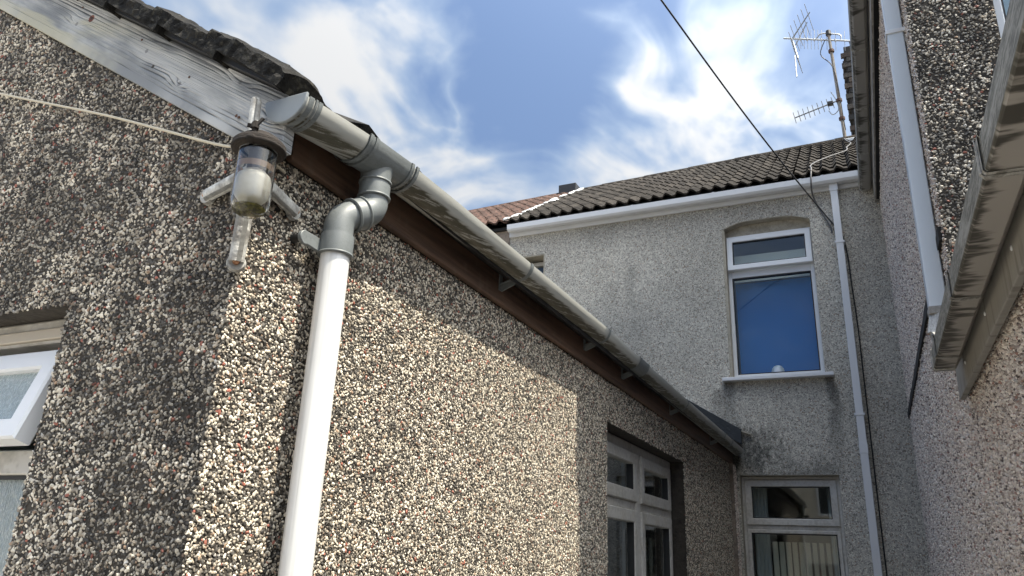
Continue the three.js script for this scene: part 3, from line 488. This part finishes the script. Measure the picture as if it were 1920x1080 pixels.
  part('reveal', [revealTop, infill, box(-1.0528, -1.029, 3.058, 4.494, ZB - .134, ZB - .002)], M.reveal, wu);
  part('transom', box(-.993, -.298, 4.02, 4.082, zf - .058, zf - .003, .004), M.upvc, wu);
  const sw2 = (g) => g.translate(0, -4.43, -zf).rotateX(-5.5 * D).translate(0, 4.43, zf + .018);
  part('vent_sash', sw2(frameGeo(-1.022, -.269, 4.085, 4.43, .052, .05, zf)), M.upvc, wu);
  part('gasket', sw2(frameGeo(-.971, -.32, 4.136, 4.379, .008, .03, zf - .008)), M.gasket, wu);
  part('pane', sw2(panel(rect(-.966, -.325, 4.14, 4.375), [], .006).translate(0, 0, zf - .02)), M.glass, wu);
  part('gasket', frameGeo(-.993, -.298, 3.093, 4.018, .010, .04, zf - .006), M.gasket, wu);
  part('pane', panel(rect(-.985, -.306, 3.10, 4.012), [], .006).translate(0, 0, zf - .02), M.glass, wu);
  part('sill', box(-1.112, -.192, 3.012, 3.044, ZB - .15, ZB + .075, .005), M.upvc, wu);
  part('sky_reflection_sheet', box(-.99, -.30, 3.095, 4.02, zf - .19, zf - .18), std([.006, .135, .46], .85), wu, 'deep blue sheet giving the large pane its sky reflection');  // sky reflection painted as a blue sheet behind the glass
  part('vent_reflection_sheet', box(-.99, -.30, 4.02, 4.29, zf - .14, zf - .13), std([.72, .72, .66], .9), wu, 'pale sheet standing in for the reflection low in the vent pane');  // pale reflection of the tilted vent, put in as a coloured sheet

  // lower window
  const wl = part('window', frameGeo(-1.024, -.240, .902, 2.198, .028, .06, zf), M.upvcOld, house, 'ground-floor window with patterned blinds behind a large pane');
  part('reveal', [box(-1.0255, -1.0245, .902, 2.2, ZB - .075, ZB - .001), box(-1.0, -.25, 2.1985, 2.2015, ZB - .075, ZB - .002)], M.reveal, wl);
  part('vent_sash', frameGeo(-.998, -.266, 1.80, 2.168, .055, .055, zf + .012), M.upvcOld, wl);
  part('gasket', frameGeo(-.944, -.320, 1.854, 2.114, .007, .03, zf + .004), M.gasket, wl);
  part('pane', panel(rect(-.94, -.324, 1.858, 2.11), [], .006).translate(0, 0, zf - .008), M.glass, wl);
  part('transom', box(-.996, -.268, 1.768, 1.799, zf - .058, zf - .002, .004), M.upvcOld, wl);
  part('lower_frame', frameGeo(-.995, -.269, .93, 1.767, .03, .055, zf + .006), M.upvcOld, wl);
  part('gasket', frameGeo(-.965, -.299, .96, 1.737, .008, .03, zf), M.gasket, wl);
  part('pane', panel(rect(-.96, -.304, .965, 1.732), [], .006).translate(0, 0, zf - .010), M.glass, wl);
  part('sill', box(-1.08, -.19, .868, .9, ZB - .07, ZB + .06, .004), M.upvcOld, wl);
  const slat = std([.74, .70, .58], .8);
  for (let k = 0; k < 9; k++) part('blind_slat', new THREE.BoxGeometry(.045, .95, .003).rotateY(.5 + .05 * k).translate(-.80 + k * .052, 1.20, zf - .16), slat, wl);
  part('curtain', [0, 1, 2, 3].map((k) => rod([-.95 + k * .03, .9, zf - .2], [-.95 + k * .03, 2.16, zf - .2], .018, .018, 8)).concat([0, 1].map((k) => rod([-.34 + k * .03, .9, zf - .2], [-.34 + k * .03, 2.16, zf - .2], .018, .018, 8))), std([.5, .53, .52], .9), wl);

  // small upper window, mostly behind the gutter
  const ws = part('window', frameGeo(-3.24, -2.90, 3.41, 4.47, .04, .06, zf - .06), M.upvcOld, house, 'small window high on the wall');
  part('reveal', [box(-2.8995, -2.8845, 3.41, 4.505, ZB - .2, ZB - .002), box(-3.24, -2.8995, 4.49, 4.505, ZB - .2, ZB - .002)], M.reveal, ws);
  part('pane', panel(rect(-3.20, -2.94, 3.45, 4.43), [], .006).translate(0, 0, zf - .09), M.glass, ws);

  // fascia, roof and tiles
  part('fascia', box(-3.30, .30, 4.737, 4.865, ZB + .004, ZB + .03, .003), M.upvc, house, 'white fascia board under the eaves');
  const EY = 4.862, EZ = -6.70, RZ = -9.02, RY = 6.42, a = Math.atan((RY - EY) / (EZ - RZ)), down = V(0, -Math.sin(a), Math.cos(a)), nor = V(0, Math.cos(a), Math.sin(a));
  const deckGeo = (xa, xb) => { const s = new THREE.Shape([[EZ - .06, EY + .0], [RZ, RY - .16], [2 * RZ - EZ, EY], [2 * RZ - EZ, EY - .03], [EZ - .06, EY - .03]].map((p) => new THREE.Vector2(-p[0], p[1]))); const g = new THREE.ExtrudeGeometry(s, { depth: xb - xa, bevelEnabled: false }); g.rotateY(Math.PI / 2).translate(xa, 0, 0); return g; };
  const roof = part('roof', deckGeo(-3.29, .32), M.black, house);
  const tm = gritTex([.042, .037, .033], [.014, .0125, .0115], [.085, .076, .065], 81, 5);
  const mats = [.8, 1, 1.25].map((k) => tileMat([k, k, k * .98], .95, { map: tm, bumpMap: gritBump, bumpScale: .003 }));
  const L = Math.hypot(RY - EY, EZ - RZ), rows = 11, gauge = L / rows, w = .242, geos = [11, 12, 13].map((s) => tileGeo(w - .002, gauge + .055, .022, 2, .040, s, .003));
  layTiles(roof, V(-3.28, EY, EZ), X, down, nor, 15, rows, w, gauge, geos, mats, 5, .007, .026);
  for (let k = 0; k < 12; k++) { const m = new THREE.Mesh(new THREE.CylinderGeometry(.095, .10, .298, 12, 1, false).rotateZ(Math.PI / 2), mats[k % 3]); m.name = 'ridge_tile'; m.position.set(-3.12 + k * .3, RY - .035 + .004 * (k % 2) + .026 * (-3.12 + k * .3), RZ); m.castShadow = true; roof.add(m); }
  // white mortar along the join with the next roof, one dab a course
  const mort = std([.72, .73, .72], .85, { bumpMap: gritBump, bumpScale: .004 });
  for (let j = 0; j < rows; j++) for (let q = 0; q < 2; q++) { if (hash(j, q, 9) < .18) continue; const g = new THREE.SphereGeometry(1, 10, 6).scale(.03 + .03 * hash(j, q, 6), .016, .04 + .05 * hash(j, q, 8)), p = g.attributes.position; for (let i = 0; i < p.count; i++) p.setXYZ(i, p.getX(i) * (1 + .8 * (hash(i, j, 4) - .5)), p.getY(i), p.getZ(i) * (1 + .6 * (hash(i, j, 5) - .5))); g.computeVertexNormals(); const m = new THREE.Mesh(g, mort); m.name = 'mortar_dab'; m.quaternion.setFromRotationMatrix(new THREE.Matrix4().makeBasis(X, nor, down)); m.position.set(-3.285 + (hash(j, q, 3) - .5) * .07, EY - .026 * 3.3 * j / rows, EZ).addScaledVector(down, -(j + q * .5) * gauge - .04).addScaledVector(nor, .058); roof.add(m); }
  part('ridge_vent', box(-3.60, -3.34, RY - .12, RY + .045, RZ - .1, RZ + .10, .006), std([.03, .031, .033], .6), house, 'low dark box on the ridge');
  // old chimney beside the wing, built of bricks in courses
  const ch = part('chimney', box(.262, .80, 5.6, 7.78, RZ - .45, RZ + .02), std([.05, .045, .04], .9), house, 'blackened chimney stack');
  const bmats = [[.09, .068, .055], [.06, .052, .046], [.045, .043, .040]].map((c) => std(c, .92, { bumpMap: gritBump, bumpScale: .004 })), rr = rng(44);
  const bgeo = new THREE.BoxGeometry(.21, .064, .035), bgeo2 = new THREE.BoxGeometry(.035, .064, .205);
  for (let k = 0; k < 18; k++) { const y = 6.36 + k * .076; for (let i = 0; i < 3; i++) { const b = new THREE.Mesh(bgeo, bmats[Math.floor(rr() * 3)]); b.name = 'brick'; b.position.set(.355 + i * .22 - (k & 1) * .06 + .03, y, RZ + .022 + (rr() - .5) * .012); ch.add(b); } for (let i = 0; i < 2; i++) { const b = new THREE.Mesh(bgeo2, bmats[Math.floor(rr() * 3)]); b.name = 'brick'; b.position.set(.262 + (rr() - .5) * .02, y, RZ - .13 - i * .215 + (k & 1) * .04); ch.add(b); } }
  part('lead_flashing', box(.15, .31, RY - .10, RY - .03, RZ + .08, RZ + .16, .01), std([.6, .62, .63], .5), ch);
}
// neighbour to the left with red tiles
{
  const nb = thing('neighbouring_house', 'neighbouring house with red-brown tiled roof beyond the white mortar line', 'building', [-5, 0, -9]);
  const EY = 4.862, EZ = -6.70, RZ = -9.02, RY = 6.42, a = Math.atan((RY - EY) / (EZ - RZ)), down = V(0, -Math.sin(a), Math.cos(a)), nor = V(0, Math.cos(a), Math.sin(a));
  part('wall', box(-8.4, -3.302, 0, 4.86, -11.4, ZB), M.mortarRight, nb);
  const s = new THREE.Shape([[EZ - .06, EY], [RZ, RY - .16], [2 * RZ - EZ, EY], [2 * RZ - EZ, EY - .03], [EZ - .06, EY - .03]].map((p) => new THREE.Vector2(-p[0], p[1])));
  const roof = part('roof', new THREE.ExtrudeGeometry(s, { depth: 5.08, bevelEnabled: false }).rotateY(Math.PI / 2).translate(-8.4, 0, 0), M.black, nb);
  const tm = gritTex([.095, .058, .047], [.045, .032, .027], [.14, .095, .078], 85, 5), mats = [.8, 1, 1.15].map((k) => tileMat([k, k, k], .95, { map: tm, bumpMap: gritBump, bumpScale: .003 }));
  const L = Math.hypot(RY - EY, EZ - RZ), rows = 11, gauge = L / rows, w = .262, geos = [21, 22].map((q) => tileGeo(w - .002, gauge + .055, .022, 2, .040, q, .003));
  layTiles(roof, V(-3.29 - w * 12, EY, EZ), X, down, nor, 12, rows, w, gauge, geos, mats, 6, .007, .026);
  for (let k = 0; k < 12; k++) { const m = new THREE.Mesh(new THREE.CylinderGeometry(.095, .10, .298, 12).rotateZ(Math.PI / 2), mats[k % 3]); m.name = 'ridge_tile'; m.position.set(-3.50 - k * .3, RY - .035 + .026 * (-3.5 - k * .3), RZ); m.castShadow = true; roof.add(m); }
}
// square-line gutter of any run along z or x
const squareProf = (t) => { const o = [[0, .072], [.004, .02], [.022, 0], [.082, 0], [.100, .02], [.106, .072]], i = [[.106 - t, .072], [.100 - t, .02 + t * .3], [.082 - t * .4, t], [.022 + t * .4, t], [.004 + t, .02 + t * .3], [t, .072]]; return [...o, ...i, o[0]]; };
{ // back gutter: runs along x, built along z and turned
  const gt = thing('white_gutter', 'white square gutter along the eaves of the house at the back', 'gutter', [-1.5, 4.76, ZB + .09]);
  const turn = (g) => { const p = g.attributes.position; for (let i = 0; i < p.count; i++) { const x = p.getX(i); p.setX(i, p.getZ(i)); p.setZ(i, x); } g.computeVertexNormals(); return g; };   // local z becomes x, local x becomes z
  const y = 4.768, zb = ZB + .032, pr = (grow) => squareProf(.003).map(([x, yy]) => [zb + .108 - x * (1 + grow) + grow * .05, y + yy * (1 + grow) - grow * .03]);
  const mk = (xa, xb, grow) => toCreasedNormals(turn(sweepZ(pr(grow).map(([x, yy]) => [x, yy]), [[xa, 0, 0], [xb, 0, 0]])), .5);
  const run = (name, xa, xb, grow) => part(name, mk(xa, xb, grow), M.upvc, gt);
  run('channel', -3.28, .18, 0);
  for (const x of [-2.68, -1.89, -1.09, -.30]) run('bracket', x - .012, x + .012, .06);
  run('outlet', -.105, .04, .05);
  for (const x of [-.115, .045]) run('bracket', x - .012, x + .012, .09);
  const dp = thing('square_downpipe', 'square white downpipe beside the windows of the house at the back', 'downpipe', [-.03, 0, ZB + .05]);
  part('pipe', [box(-.062, -.001, .1, 4.72, ZB + .022, ZB + .083, .006)], M.upvc, dp);
  part('pipe_socket', box(-.065, .002, 2.36, 2.44, ZB + .019, ZB + .086, .005), M.upvc, dp);
  part('outlet_socket', box(-.068, .005, 4.70, 4.775, ZB + .016, ZB + .089, .006), M.upvc, dp);
  for (const yy of [2.675, 1.0, 4.2]) part('pipe_clip', box(-.072, .010, yy - .010, yy + .010, ZB, ZB + .0875, .003), M.upvc, dp);
}
// ================================================================ television aerials
{
  const at = thing('television_aerial', 'tall leaning mast with two rooftop television aerials beside the chimney', 'aerial', [.12, 6.42, -9]);
  const al = std([.42, .43, .43], .45, { metalness: .6 }), rusty = std([1, 1, 1], .75, { map: gritTex([.40, .38, .33], [.17, .13, .10], [.5, .48, .42], 91, 6) });
  const top = V(.110, 8.046, -8.98), base = V(.154, 6.393, -8.98), dirM = base.clone().sub(top);
  const r3 = (v) => v.toArray();
  const mast = part('mast', rod(r3(base.clone().addScaledVector(dirM, .06)), r3(top), .021, .019, 10), rusty, at);
  part('mast_cap', rod(r3(top.clone().addScaledVector(dirM, .03)), r3(top.clone().addScaledVector(dirM, -.01)), .036, .03, 8), M.black, mast);
  for (const t of [.17, .62, .78]) part('clamp', rod(r3(top.clone().addScaledVector(dirM, t)), r3(top.clone().addScaledVector(dirM, t + .022)), .036, .036, 8), M.rust, mast);
  // upper aerial: boom across the picture with a corner reflector at its left end
  const bl = V(-.438, 8.106, -8.98), brr = V(.386, 7.825, -8.98), bd = brr.clone().sub(bl);
  const boom = part('upper_boom', rod(r3(bl), r3(brr), .011, .011, 8), al, at);
  part('boom_cradle', tube([r3(bl.clone().addScaledVector(bd, .47)), r3(bl.clone().addScaledVector(bd, .55).add(V(0, .09, 0))), r3(bl.clone().addScaledVector(bd, .72).add(V(0, .10, 0))), r3(bl.clone().addScaledVector(bd, .83).add(V(0, .08, 0))), r3(bl.clone().addScaledVector(bd, .83))], .009, 30, 6), al, boom);
  for (let k = 0; k < 11; k++) { const c = bl.clone().addScaledVector(bd, k < 7 ? .25 + k * .05 : .50 + (k - 6) * .125), h = .15; part('director', [rod(r3(c.clone().add(V(.015, h, 0))), r3(c.clone().add(V(-.005, -h, 0))), .004, .004, 6), k % 2 ? rod(r3(c), r3(c.clone().add(V(.06, -.09, .1))), .005, .005, 6) : rod(r3(c.clone().add(V(0, .02, 0))), r3(c.clone().add(V(0, -.02, 0))), .012, .012, 6)], al, boom); }
  for (const [e, s] of [[V(.25, .26, .12), 1], [V(.05, -.40, .12), -1]]) { const c = bl.clone().addScaledVector(bd, .13); const rf = part('reflector', [rod(r3(c), r3(c.clone().add(e)), .010, .008, 6), rod(r3(c.clone().add(V(.0, .06 * s, -.3))), r3(c.clone().add(e).add(V(-.05, .08 * s, -.3))), .008, .008, 6)], al, boom); for (let k = 0; k < 5; k++) { const p = c.clone().addScaledVector(e, .15 + k * .2); part('reflector_rod', rod(r3(p.clone().add(V(-.04, .09, .1))), r3(p.clone().add(V(.03, -.07, -.28))), .004, .004, 6), al, boom); } }
  // lower aerial
  const cl = V(-.398, 6.874, -8.98), cr = V(.149, 7.011, -8.98), cd = cr.clone().sub(cl), lb = part('lower_boom', rod(r3(cl), r3(cr), .010, .010, 8), al, at);
  for (let k = 0; k < 9; k++) { const c = cl.clone().addScaledVector(cd, k * .105); part('director', rod(r3(c.clone().add(V(-.012, .065, .03))), r3(c.clone().add(V(.012, -.065, -.03))), .0045, .0045, 6), al, lb); }
  part('dipole_box', new RoundedBoxGeometry(.07, .05, .06, 2, .01).translate(...r3(cl.clone().addScaledVector(cd, .79))), M.black, lb);
  const dc = cl.clone().addScaledVector(cd, .83); part('dipole', tube([r3(dc.clone().add(V(0, .16, 0))), r3(dc.clone().add(V(.05, .02, 0))), r3(dc.clone().add(V(.06, -.12, 0))), r3(dc.clone().add(V(-.01, -.17, 0))), r3(dc.clone().add(V(-.05, -.1, 0)))], .006, 24, 6), al, lb);
  part('lead', tube([r3(top.clone().addScaledVector(dirM, .06).add(V(-.05, 0, 0))), r3(top.clone().addScaledVector(dirM, .2).add(V(-.13, 0, .02))), r3(top.clone().addScaledVector(dirM, .32).add(V(-.02, 0, .02))), r3(top.clone().addScaledVector(dirM, .9).add(V(.02, 0, .03)))], .006, 30, 6), M.wire, mast);
  // grey lead that wanders down over the tiles to the eaves
  const a = Math.atan((6.42 - 4.862) / 2.32), on = (x, z) => [x, 4.862 + Math.tan(a) * (-6.70 - z) + .085, z];
  const lead = new THREE.Mesh(tube([on(.14, -8.8), on(.16, -8.5), on(.19, -8.2), on(.14, -7.9), on(.12, -7.6), on(-.04, -7.35), on(-.18, -7.05), on(-.21, -6.85), on(-.2, -6.74), [-.205, 4.86, -6.645], [-.212, 4.77, -6.64], [-.215, 4.72, -6.74], [-.20, 4.66, -6.785], [-.15, 4.52, -6.785], [-.10, 4.40, -6.788], [-.085, 4.32, -6.788]], .007, 120, 6), std([.10, .10, .105], .6));
  lead.name = 'aerial_lead'; lead.userData = { label: 'thin grey aerial lead straggling down the dark tiles over the white gutter', category: 'cable' }; scene.add(lead);
}
// ================================================================ overhead and wall cables
{
  const A = V(-.069, 4.402, ZB + .016), Q = V(-.915, 4.955, -4), d = Q.clone().sub(A), pts = [];
  for (let k = 0; k <= 40; k++) { const t = k / 40 * 3.4, p = A.clone().addScaledVector(d, t); p.y -= .055 * Math.sin(Math.PI * Math.min(1, t)); pts.push(p.toArray()); }
  const c = new THREE.Mesh(tube(pts, .0062, 120, 6), M.wire); c.name = 'overhead_cable'; c.userData = { label: 'black overhead telephone cable crossing the sky down to the back wall', category: 'cable' }; c.castShadow = true; scene.add(c);
  const w = new THREE.Mesh(tube([[-.085, 4.42, ZB + .013], [-.04, 4.36, ZB + .012], [-.005, 4.29, ZB + .012], [.018, 4.1, ZB + .012], [.024, 3.8, ZB + .012], [.033, 3.4, ZB + .012], [.031, 3.0, ZB + .012], [.029, 2.58, ZB + .012], [.027, 2.0, ZB + .012], [.027, 1.44, ZB + .012], [.027, .6, ZB + .012]], .0065, 140, 6), M.wire);
  w.name = 'wall_cable'; w.userData = { label: 'black cable clipped down the back wall beside the square downpipe', category: 'cable' }; w.castShadow = true; scene.add(w);
}
// small ornament on the inner sill of the upper window
{
  const t = thing('domed_ornament', 'small pale domed ornament on the sill behind the upper window pane', 'ornament', [-.655, 3.05, ZB - .135]);
  part('shade', lathe([[.056, .02], [.055, .06], [.048, .085], [.034, .103], [.015, .111], [0, .112]], -.655, 3.062, ZB - .145, 28), std([.62, .66, .72], .6), t);
  part('base', lathe([[0, 0], [.05, 0], [.05, .02], [.057, .022], [0, .023]], -.655, 3.06, ZB - .145, 28), std([.5, .5, .5], .5), t);
}
// ================================================================ two-storey wing on the right and its outbuilding
const XR = .335, ZC = -2.92;
const wing = thing('two_storey_wing', 'tall pebbledashed rear wing rising on the right of the passage', 'building', [2.8, 0, -5]);
{
  const EV = 4.60, RX = 2.85, rt = (x) => EV + 1.36 * (x - .30);
  const gw = part('gable_wall', panel([[XR, 0], [5.35, 0], [5.35, EV], [RX, rt(RX) - .1], [XR, EV]], [hrect(.628, 1.55, 2.95, 4.35)], .25).translate(0, 0, ZC), M.mortarDash, wing, 'dark pebbledashed end wall');
  pebbles(gw, V(0, 0, ZC), X, Y, Z, [XR - .002, 1.1, 2.05, 4.62], .0088, .0054, PAL.dash, 21, (u, v) => !(u > .625 && u < 1.55 && v > 2.95 && v < 4.35), (u, v) => .45 + .55 * sst(.38, .60, fbm(u * 13, v * 13, 4, 15)), .26);  // end wall stones: dirt patches and painted shade share one darkening factor
  const sw = part('side_wall', box(XR, XR + .22, 0, EV, -11.2, ZC - .25), M.mortarRight, wing);
  part('side_return', box(XR, XR + .2, 0, EV, ZC - .25, ZC - .2505 + .25 - .25), M.mortarRight, wing);
  pebbles(sw, V(XR, 0, 0), NZ, Y, NX, [-ZC - .0, 4.3, 1.0, 4.56], .0084, .0052, PAL.right, 22);
  pebbles(sw, V(XR, 0, 0), NZ, Y, NX, [4.3, 6.80, 1.0, 4.56], .0105, .0064, PAL.right, 23);
  part('felt_strip', (() => { const g = new THREE.BoxGeometry(.016, .052, 3.86, 1, 3, 90), p = g.attributes.position; for (let i = 0; i < p.count; i++) p.setXYZ(i, p.getX(i) + .004 * (fbm(p.getZ(i) * 9, p.getY(i) * 30, 2, 7) - .5), p.getY(i) + .012 * (fbm(p.getZ(i) * 7, 2, 3, 8) - .5), p.getZ(i)); g.computeVertexNormals(); return g.translate(XR - .008, 2.665, -4.87); })(), std([.022, .021, .02], .85), wing, 'narrow black felt strip along the wall');
  // eaves: fascia, soffit and roof
  const oldWhite = std([1, 1, 1], .6, { map: gritTex([.40, .385, .355], [.27, .255, .23], [.46, .45, .42], 95, 2) });
  M.oldWhite = oldWhite;
  part('fascia', box(.288, .302, 4.555, 4.77, -6.78, -2.86, .002), oldWhite, wing);
  part('soffit', box(.304, XR - .001, 4.585, 4.597, -6.78, -2.86), M.black, wing);
  const s = new THREE.Shape([[.20, EV + .25], [RX, rt(RX) + .12], [5.5, EV + .14], [5.5, EV + .06], [RX, rt(RX)], [.20, EV + .17]].map((p) => new THREE.Vector2(...p)));
  part('roof', new THREE.ExtrudeGeometry(s, { depth: 8.34, bevelEnabled: false }).translate(0, 0, -11.2), M.black, wing);  // unseen roof, eaves and steep pitch shaped to hold sun off the back wall
  part('far_wall', box(5.15, 5.35, 0, EV, -11.2, ZC - .25), M.mortarRight, wing);
  // window in the end wall
  const zf = ZC - .07, w = part('window', frameGeo(.63, 1.548, 2.952, 4.348, .04, .06, zf), M.upvc, wing, 'pale window reflecting the sky');
  part('gasket', frameGeo(.67, 1.508, 2.992, 4.308, .008, .03, zf - .01), M.gasket, w);
  part('pane', panel(rect(.674, 1.504, 2.996, 4.304), [], .006).translate(0, 0, zf - .02), M.glass, w);
  part('sky_reflection_sheet', box(.68, 1.5, 3.0, 4.3, zf - .12, zf - .11), std([.42, .52, .60], .85), w);  // blue-grey sheet that paints the reflected sky into this window
  // near outbuilding, its wall in line with the wing
  const ob = thing('outbuilding', 'low pebbledashed outbuilding with weathered white fascia on the near right', 'building', [1.5, 0, -1]);
  const ow = part('wall', box(XR, XR + .22, 0, 2.25, ZC + .002, 1.6), M.mortarRight, ob);
  pebbles(ow, V(XR, 0, 0), NZ, Y, NX, [.9, -ZC + .0, 1.0, 2.18], .0074, .0046, PAL.right, 24);
  part('end_wall', box(XR + .22, 3.2, 0, 2.25, 1.38, 1.6), M.mortarRight, ob);
  const om = dataTex(1024, 128, (u, v) => { const x = u * 4.5, a = fbm(x * 3, v * 1.5, 4, 104), g = fbm(x * 70, v * 2, 3, 106); let c = mix3([.25, .235, .205], [.40, .385, .35], a * .6 + g * .4); return mix3(c, [.13, .12, .10], sst(.62, .8, fbm(x * 40, v * 1.2, 3, 108)) * .5); }, true, false);
  part('fascia', (() => { const g = box(.300, .318, 2.045, 2.24, ZC + .005, 1.6, .003), p = g.attributes.position, uv = g.attributes.uv; for (let i = 0; i < p.count; i++) uv.setXY(i, (1.6 - p.getZ(i)) / 4.55, (p.getY(i) - 2.04) / .2); return g; })(), std([1, 1, 1], .65, { map: om }), ob, 'weathered grey-white fascia board');
  for (const z of [-2.62, -2.1, -1.65, -1.2]) part('fixing_cap', new THREE.SphereGeometry(.006, 10, 6).scale(.5, 1, 1).translate(.2995, 2.105, z), M.upvc, ob);
  part('fascia_backing', box(.3182, XR - .002, 2.09, 2.24, ZC + .006, 1.6), M.black, ob);
  const os = new THREE.Shape([[.312, 2.27], [3.2, 3.9], [3.2, 3.98], [.312, 2.33]].map((p) => new THREE.Vector2(...p)));
  part('roof', new THREE.ExtrudeGeometry(os, { depth: 4.5, bevelEnabled: false }).translate(0, 0, ZC + .01), M.black, ob);
}
// gutters of the wing and the outbuilding
{
  const algae = (seed, base, L, front, edge = .29) => { const t = dataTex(2048, 256, (u, v) => {
    const z = u * L, w = v * 2.1;                                          // w < 1: outer skin from the outer lip round to the wall side
    const p = fbm(z * 8, w * 6, 4, seed), q = fbm(z * 2.4, w * 3, 3, seed + 1); let c = mix3(base.map((k) => k * .82), base, q);
    const wisp = fbm(z * 55, w * 2.2 + 3 * fbm(z * 5, 2, 2, seed + 5), 5, seed + 2), reach = sst(.25, .75, fbm(z * 9, 3, 4, seed + 3));
    const e0 = edge, streaks = fbm(z * 60 - w * 70, w * 44 + z * 14, 4, seed + 9);
    const face = (1 - sst(e0 - .02, e0 + .02, w)) * front; c = mix3(c, mix3(mix3([.085, .082, .060], [.29, .28, .24], sst(.32, .68, streaks)), [.42, .41, .37], sst(.62, .75, p) * .5), face);
    const thin = fbm(z * 120, w * 2.6 + 2 * fbm(z * 7, 1, 2, seed + 6), 3, seed + 12), len = .07 + .62 * reach * (.3 + .7 * sst(.3, .75, wisp)), drip = sst(e0 - .04, e0 + .01, w) * (1 - sst(e0 + len * .35, e0 + len, w + (thin - .5) * .16)); c = mix3(c, [.05, .047, .036], Math.min(.96, drip * sst(.26, .52, thin * .6 + wisp * .4)));
    return c; }, true, false); return std([1, 1, 1], .6, { map: t }); };
  const nearProf = [[0, .062], [0, .005], [.004, 0], [.056, 0], [.0605, .004], [.094, .062], [.091, .062], [.058, .007], [.055, .003], [.006, .003], [.003, .007], [.003, .062], [0, .062]];
  const build = (gt, x0, y0, za, zb2, mat, clips, cap, L, shape = squareProf(.003)) => {
    const pr = (grow) => shape.map(([x, y]) => [x0 + x * (1 + grow) - grow * .05, y0 + y * (1 + grow) - grow * .03]);
    const n = 24, st = []; for (let k = 0; k <= n; k++) st.push([mix(za, zb2, k / n), 0, 0]);
    const g = sweepZ(pr(0), st), uv = g.attributes.uv; for (let i = 0; i < uv.count; i++) uv.setXY(i, (uv.getX(i) + za) / L, uv.getY(i)); part('channel', toCreasedNormals(g, .5), mat, gt);
    for (const z of clips) { part('bracket', toCreasedNormals(sweepZ(pr(.075), [[z + .013, 0, 0], [z - .013, 0, 0]]), .4), cap, gt); part('bracket', toCreasedNormals(sweepZ(pr(.14), [[z + .004, 0, 0], [z - .004, 0, 0]]), .4), cap, gt); }
    const sh = new THREE.Shape(shape.slice(0, 6).map((p) => new THREE.Vector2(p[0] + x0, p[1] + y0)));
    part('stop_end', new THREE.ExtrudeGeometry(sh, { depth: .022, bevelEnabled: true, bevelSize: .003, bevelThickness: .002, bevelSegments: 1 }).translate(0, 0, zb2 - .022), cap, gt);
  };
  const g1 = thing('outbuilding_gutter', 'grimy square gutter with dark algae drips, nearest on the right', 'gutter', [.26, 2.08, -1]);
  const capM = std([1, 1, 1], .55, { map: gritTex([.42, .41, .38], [.25, .24, .21], [.5, .49, .46], 97, 6) });
  build(g1, .216, 2.098, 1.5, -2.66, algae(401, [.40, .372, .335], 4.2, .9, .335), [-2.50, -1.93, -1.28, -.6], capM, 4.2, nearProf);
  const g2 = thing('wing_gutter', 'high stained square gutter under the eaves of the rear wing', 'gutter', [.23, 4.66, -4.8]);
  build(g2, .178, 4.672, -2.86, -6.74, algae(431, [.36, .345, .32], 4.0, .5), [-6.05, -5.35, -4.62, -3.9, -3.2], capM, 4.0);
  // downpipe of the wing, emptying into the outbuilding gutter
  const dp = thing('wing_downpipe', 'square pale-blue-white downpipe on the rear wing emptying into the grimy gutter', 'downpipe', [.295, 2.3, -3.08]);
  part('pipe', box(.2625, .3245, 2.42, 4.68, -3.112, -3.05, .005), std([.66, .71, .75], .32), dp);
  part('pipe_clip', box(.256, XR + .004, 3.642, 3.662, -3.118, -3.044, .003), M.upvc, dp); part('clip_back', box(.318, XR, 3.60, 3.64, -3.10, -3.06, .004), M.upvcOld, dp);
  const shoe = part('shoe', [box(.259, .328, 2.395, 2.425, -3.1155, -3.0465, .004), bar([.290, 2.40, -3.08], [.268, 2.30, -3.00], .040, .040), bar([.268, 2.30, -3.00], [.262, 2.17, -2.64], .036, .036)], M.oldWhite, dp);
}
// ================================================================ house added across the back lane for the panes to mirror
{
  const h = thing('added_house_opposite', 'added rendered house with slate roof across the back lane, seen only mirrored in window panes', 'building', [-2, 0, 14]);
  part('wall', box(-9, 5, 0, 4.8, 13.5, 20), std([.62, .57, .47], .9, { bumpMap: gritBump, bumpScale: .003 }), h);
  const s = new THREE.Shape([[13.2, 4.8], [16.75, 7.1], [20.3, 4.8]].map((p) => new THREE.Vector2(-p[0], p[1])));
  part('roof', new THREE.ExtrudeGeometry(s, { depth: 14.4, bevelEnabled: false }).rotateY(Math.PI / 2).translate(-9.2, 0, 0), std([.08, .08, .085], .7), h);
  for (const [x, y] of [[-7, 3], [-3.2, 3], [.6, 3], [-5.2, 1], [-1.4, 1], [2.6, 1]]) { const w = part('window', panel(rect(x, x + 1.1, y, y + 1.2), [hrect(x + .07, x + 1.03, y + .07, y + 1.13)], .08, .01).rotateY(Math.PI).translate(0, 0, 13.42), M.upvc, h); w.position.x += 0; part('pane', box(-x - 1.04, -x - .06, y + .06, y + 1.14, 13.46, 13.49), std([.03, .035, .04], .1), w); }
  const g = thing('added_yard_wall', 'added low rendered yard wall behind the viewpoint', 'wall', [-1, 0, 6]);  // unseen wall, added so the panes have something to mirror
  part('wall', box(-5, 3.4, 0, 1.5, 6, 6.2), M.mortarRight, g); part('coping', box(-5.02, 3.42, 1.5, 1.56, 5.96, 6.24, .01), M.concrete, g);
}
renderer.render(scene, camera);
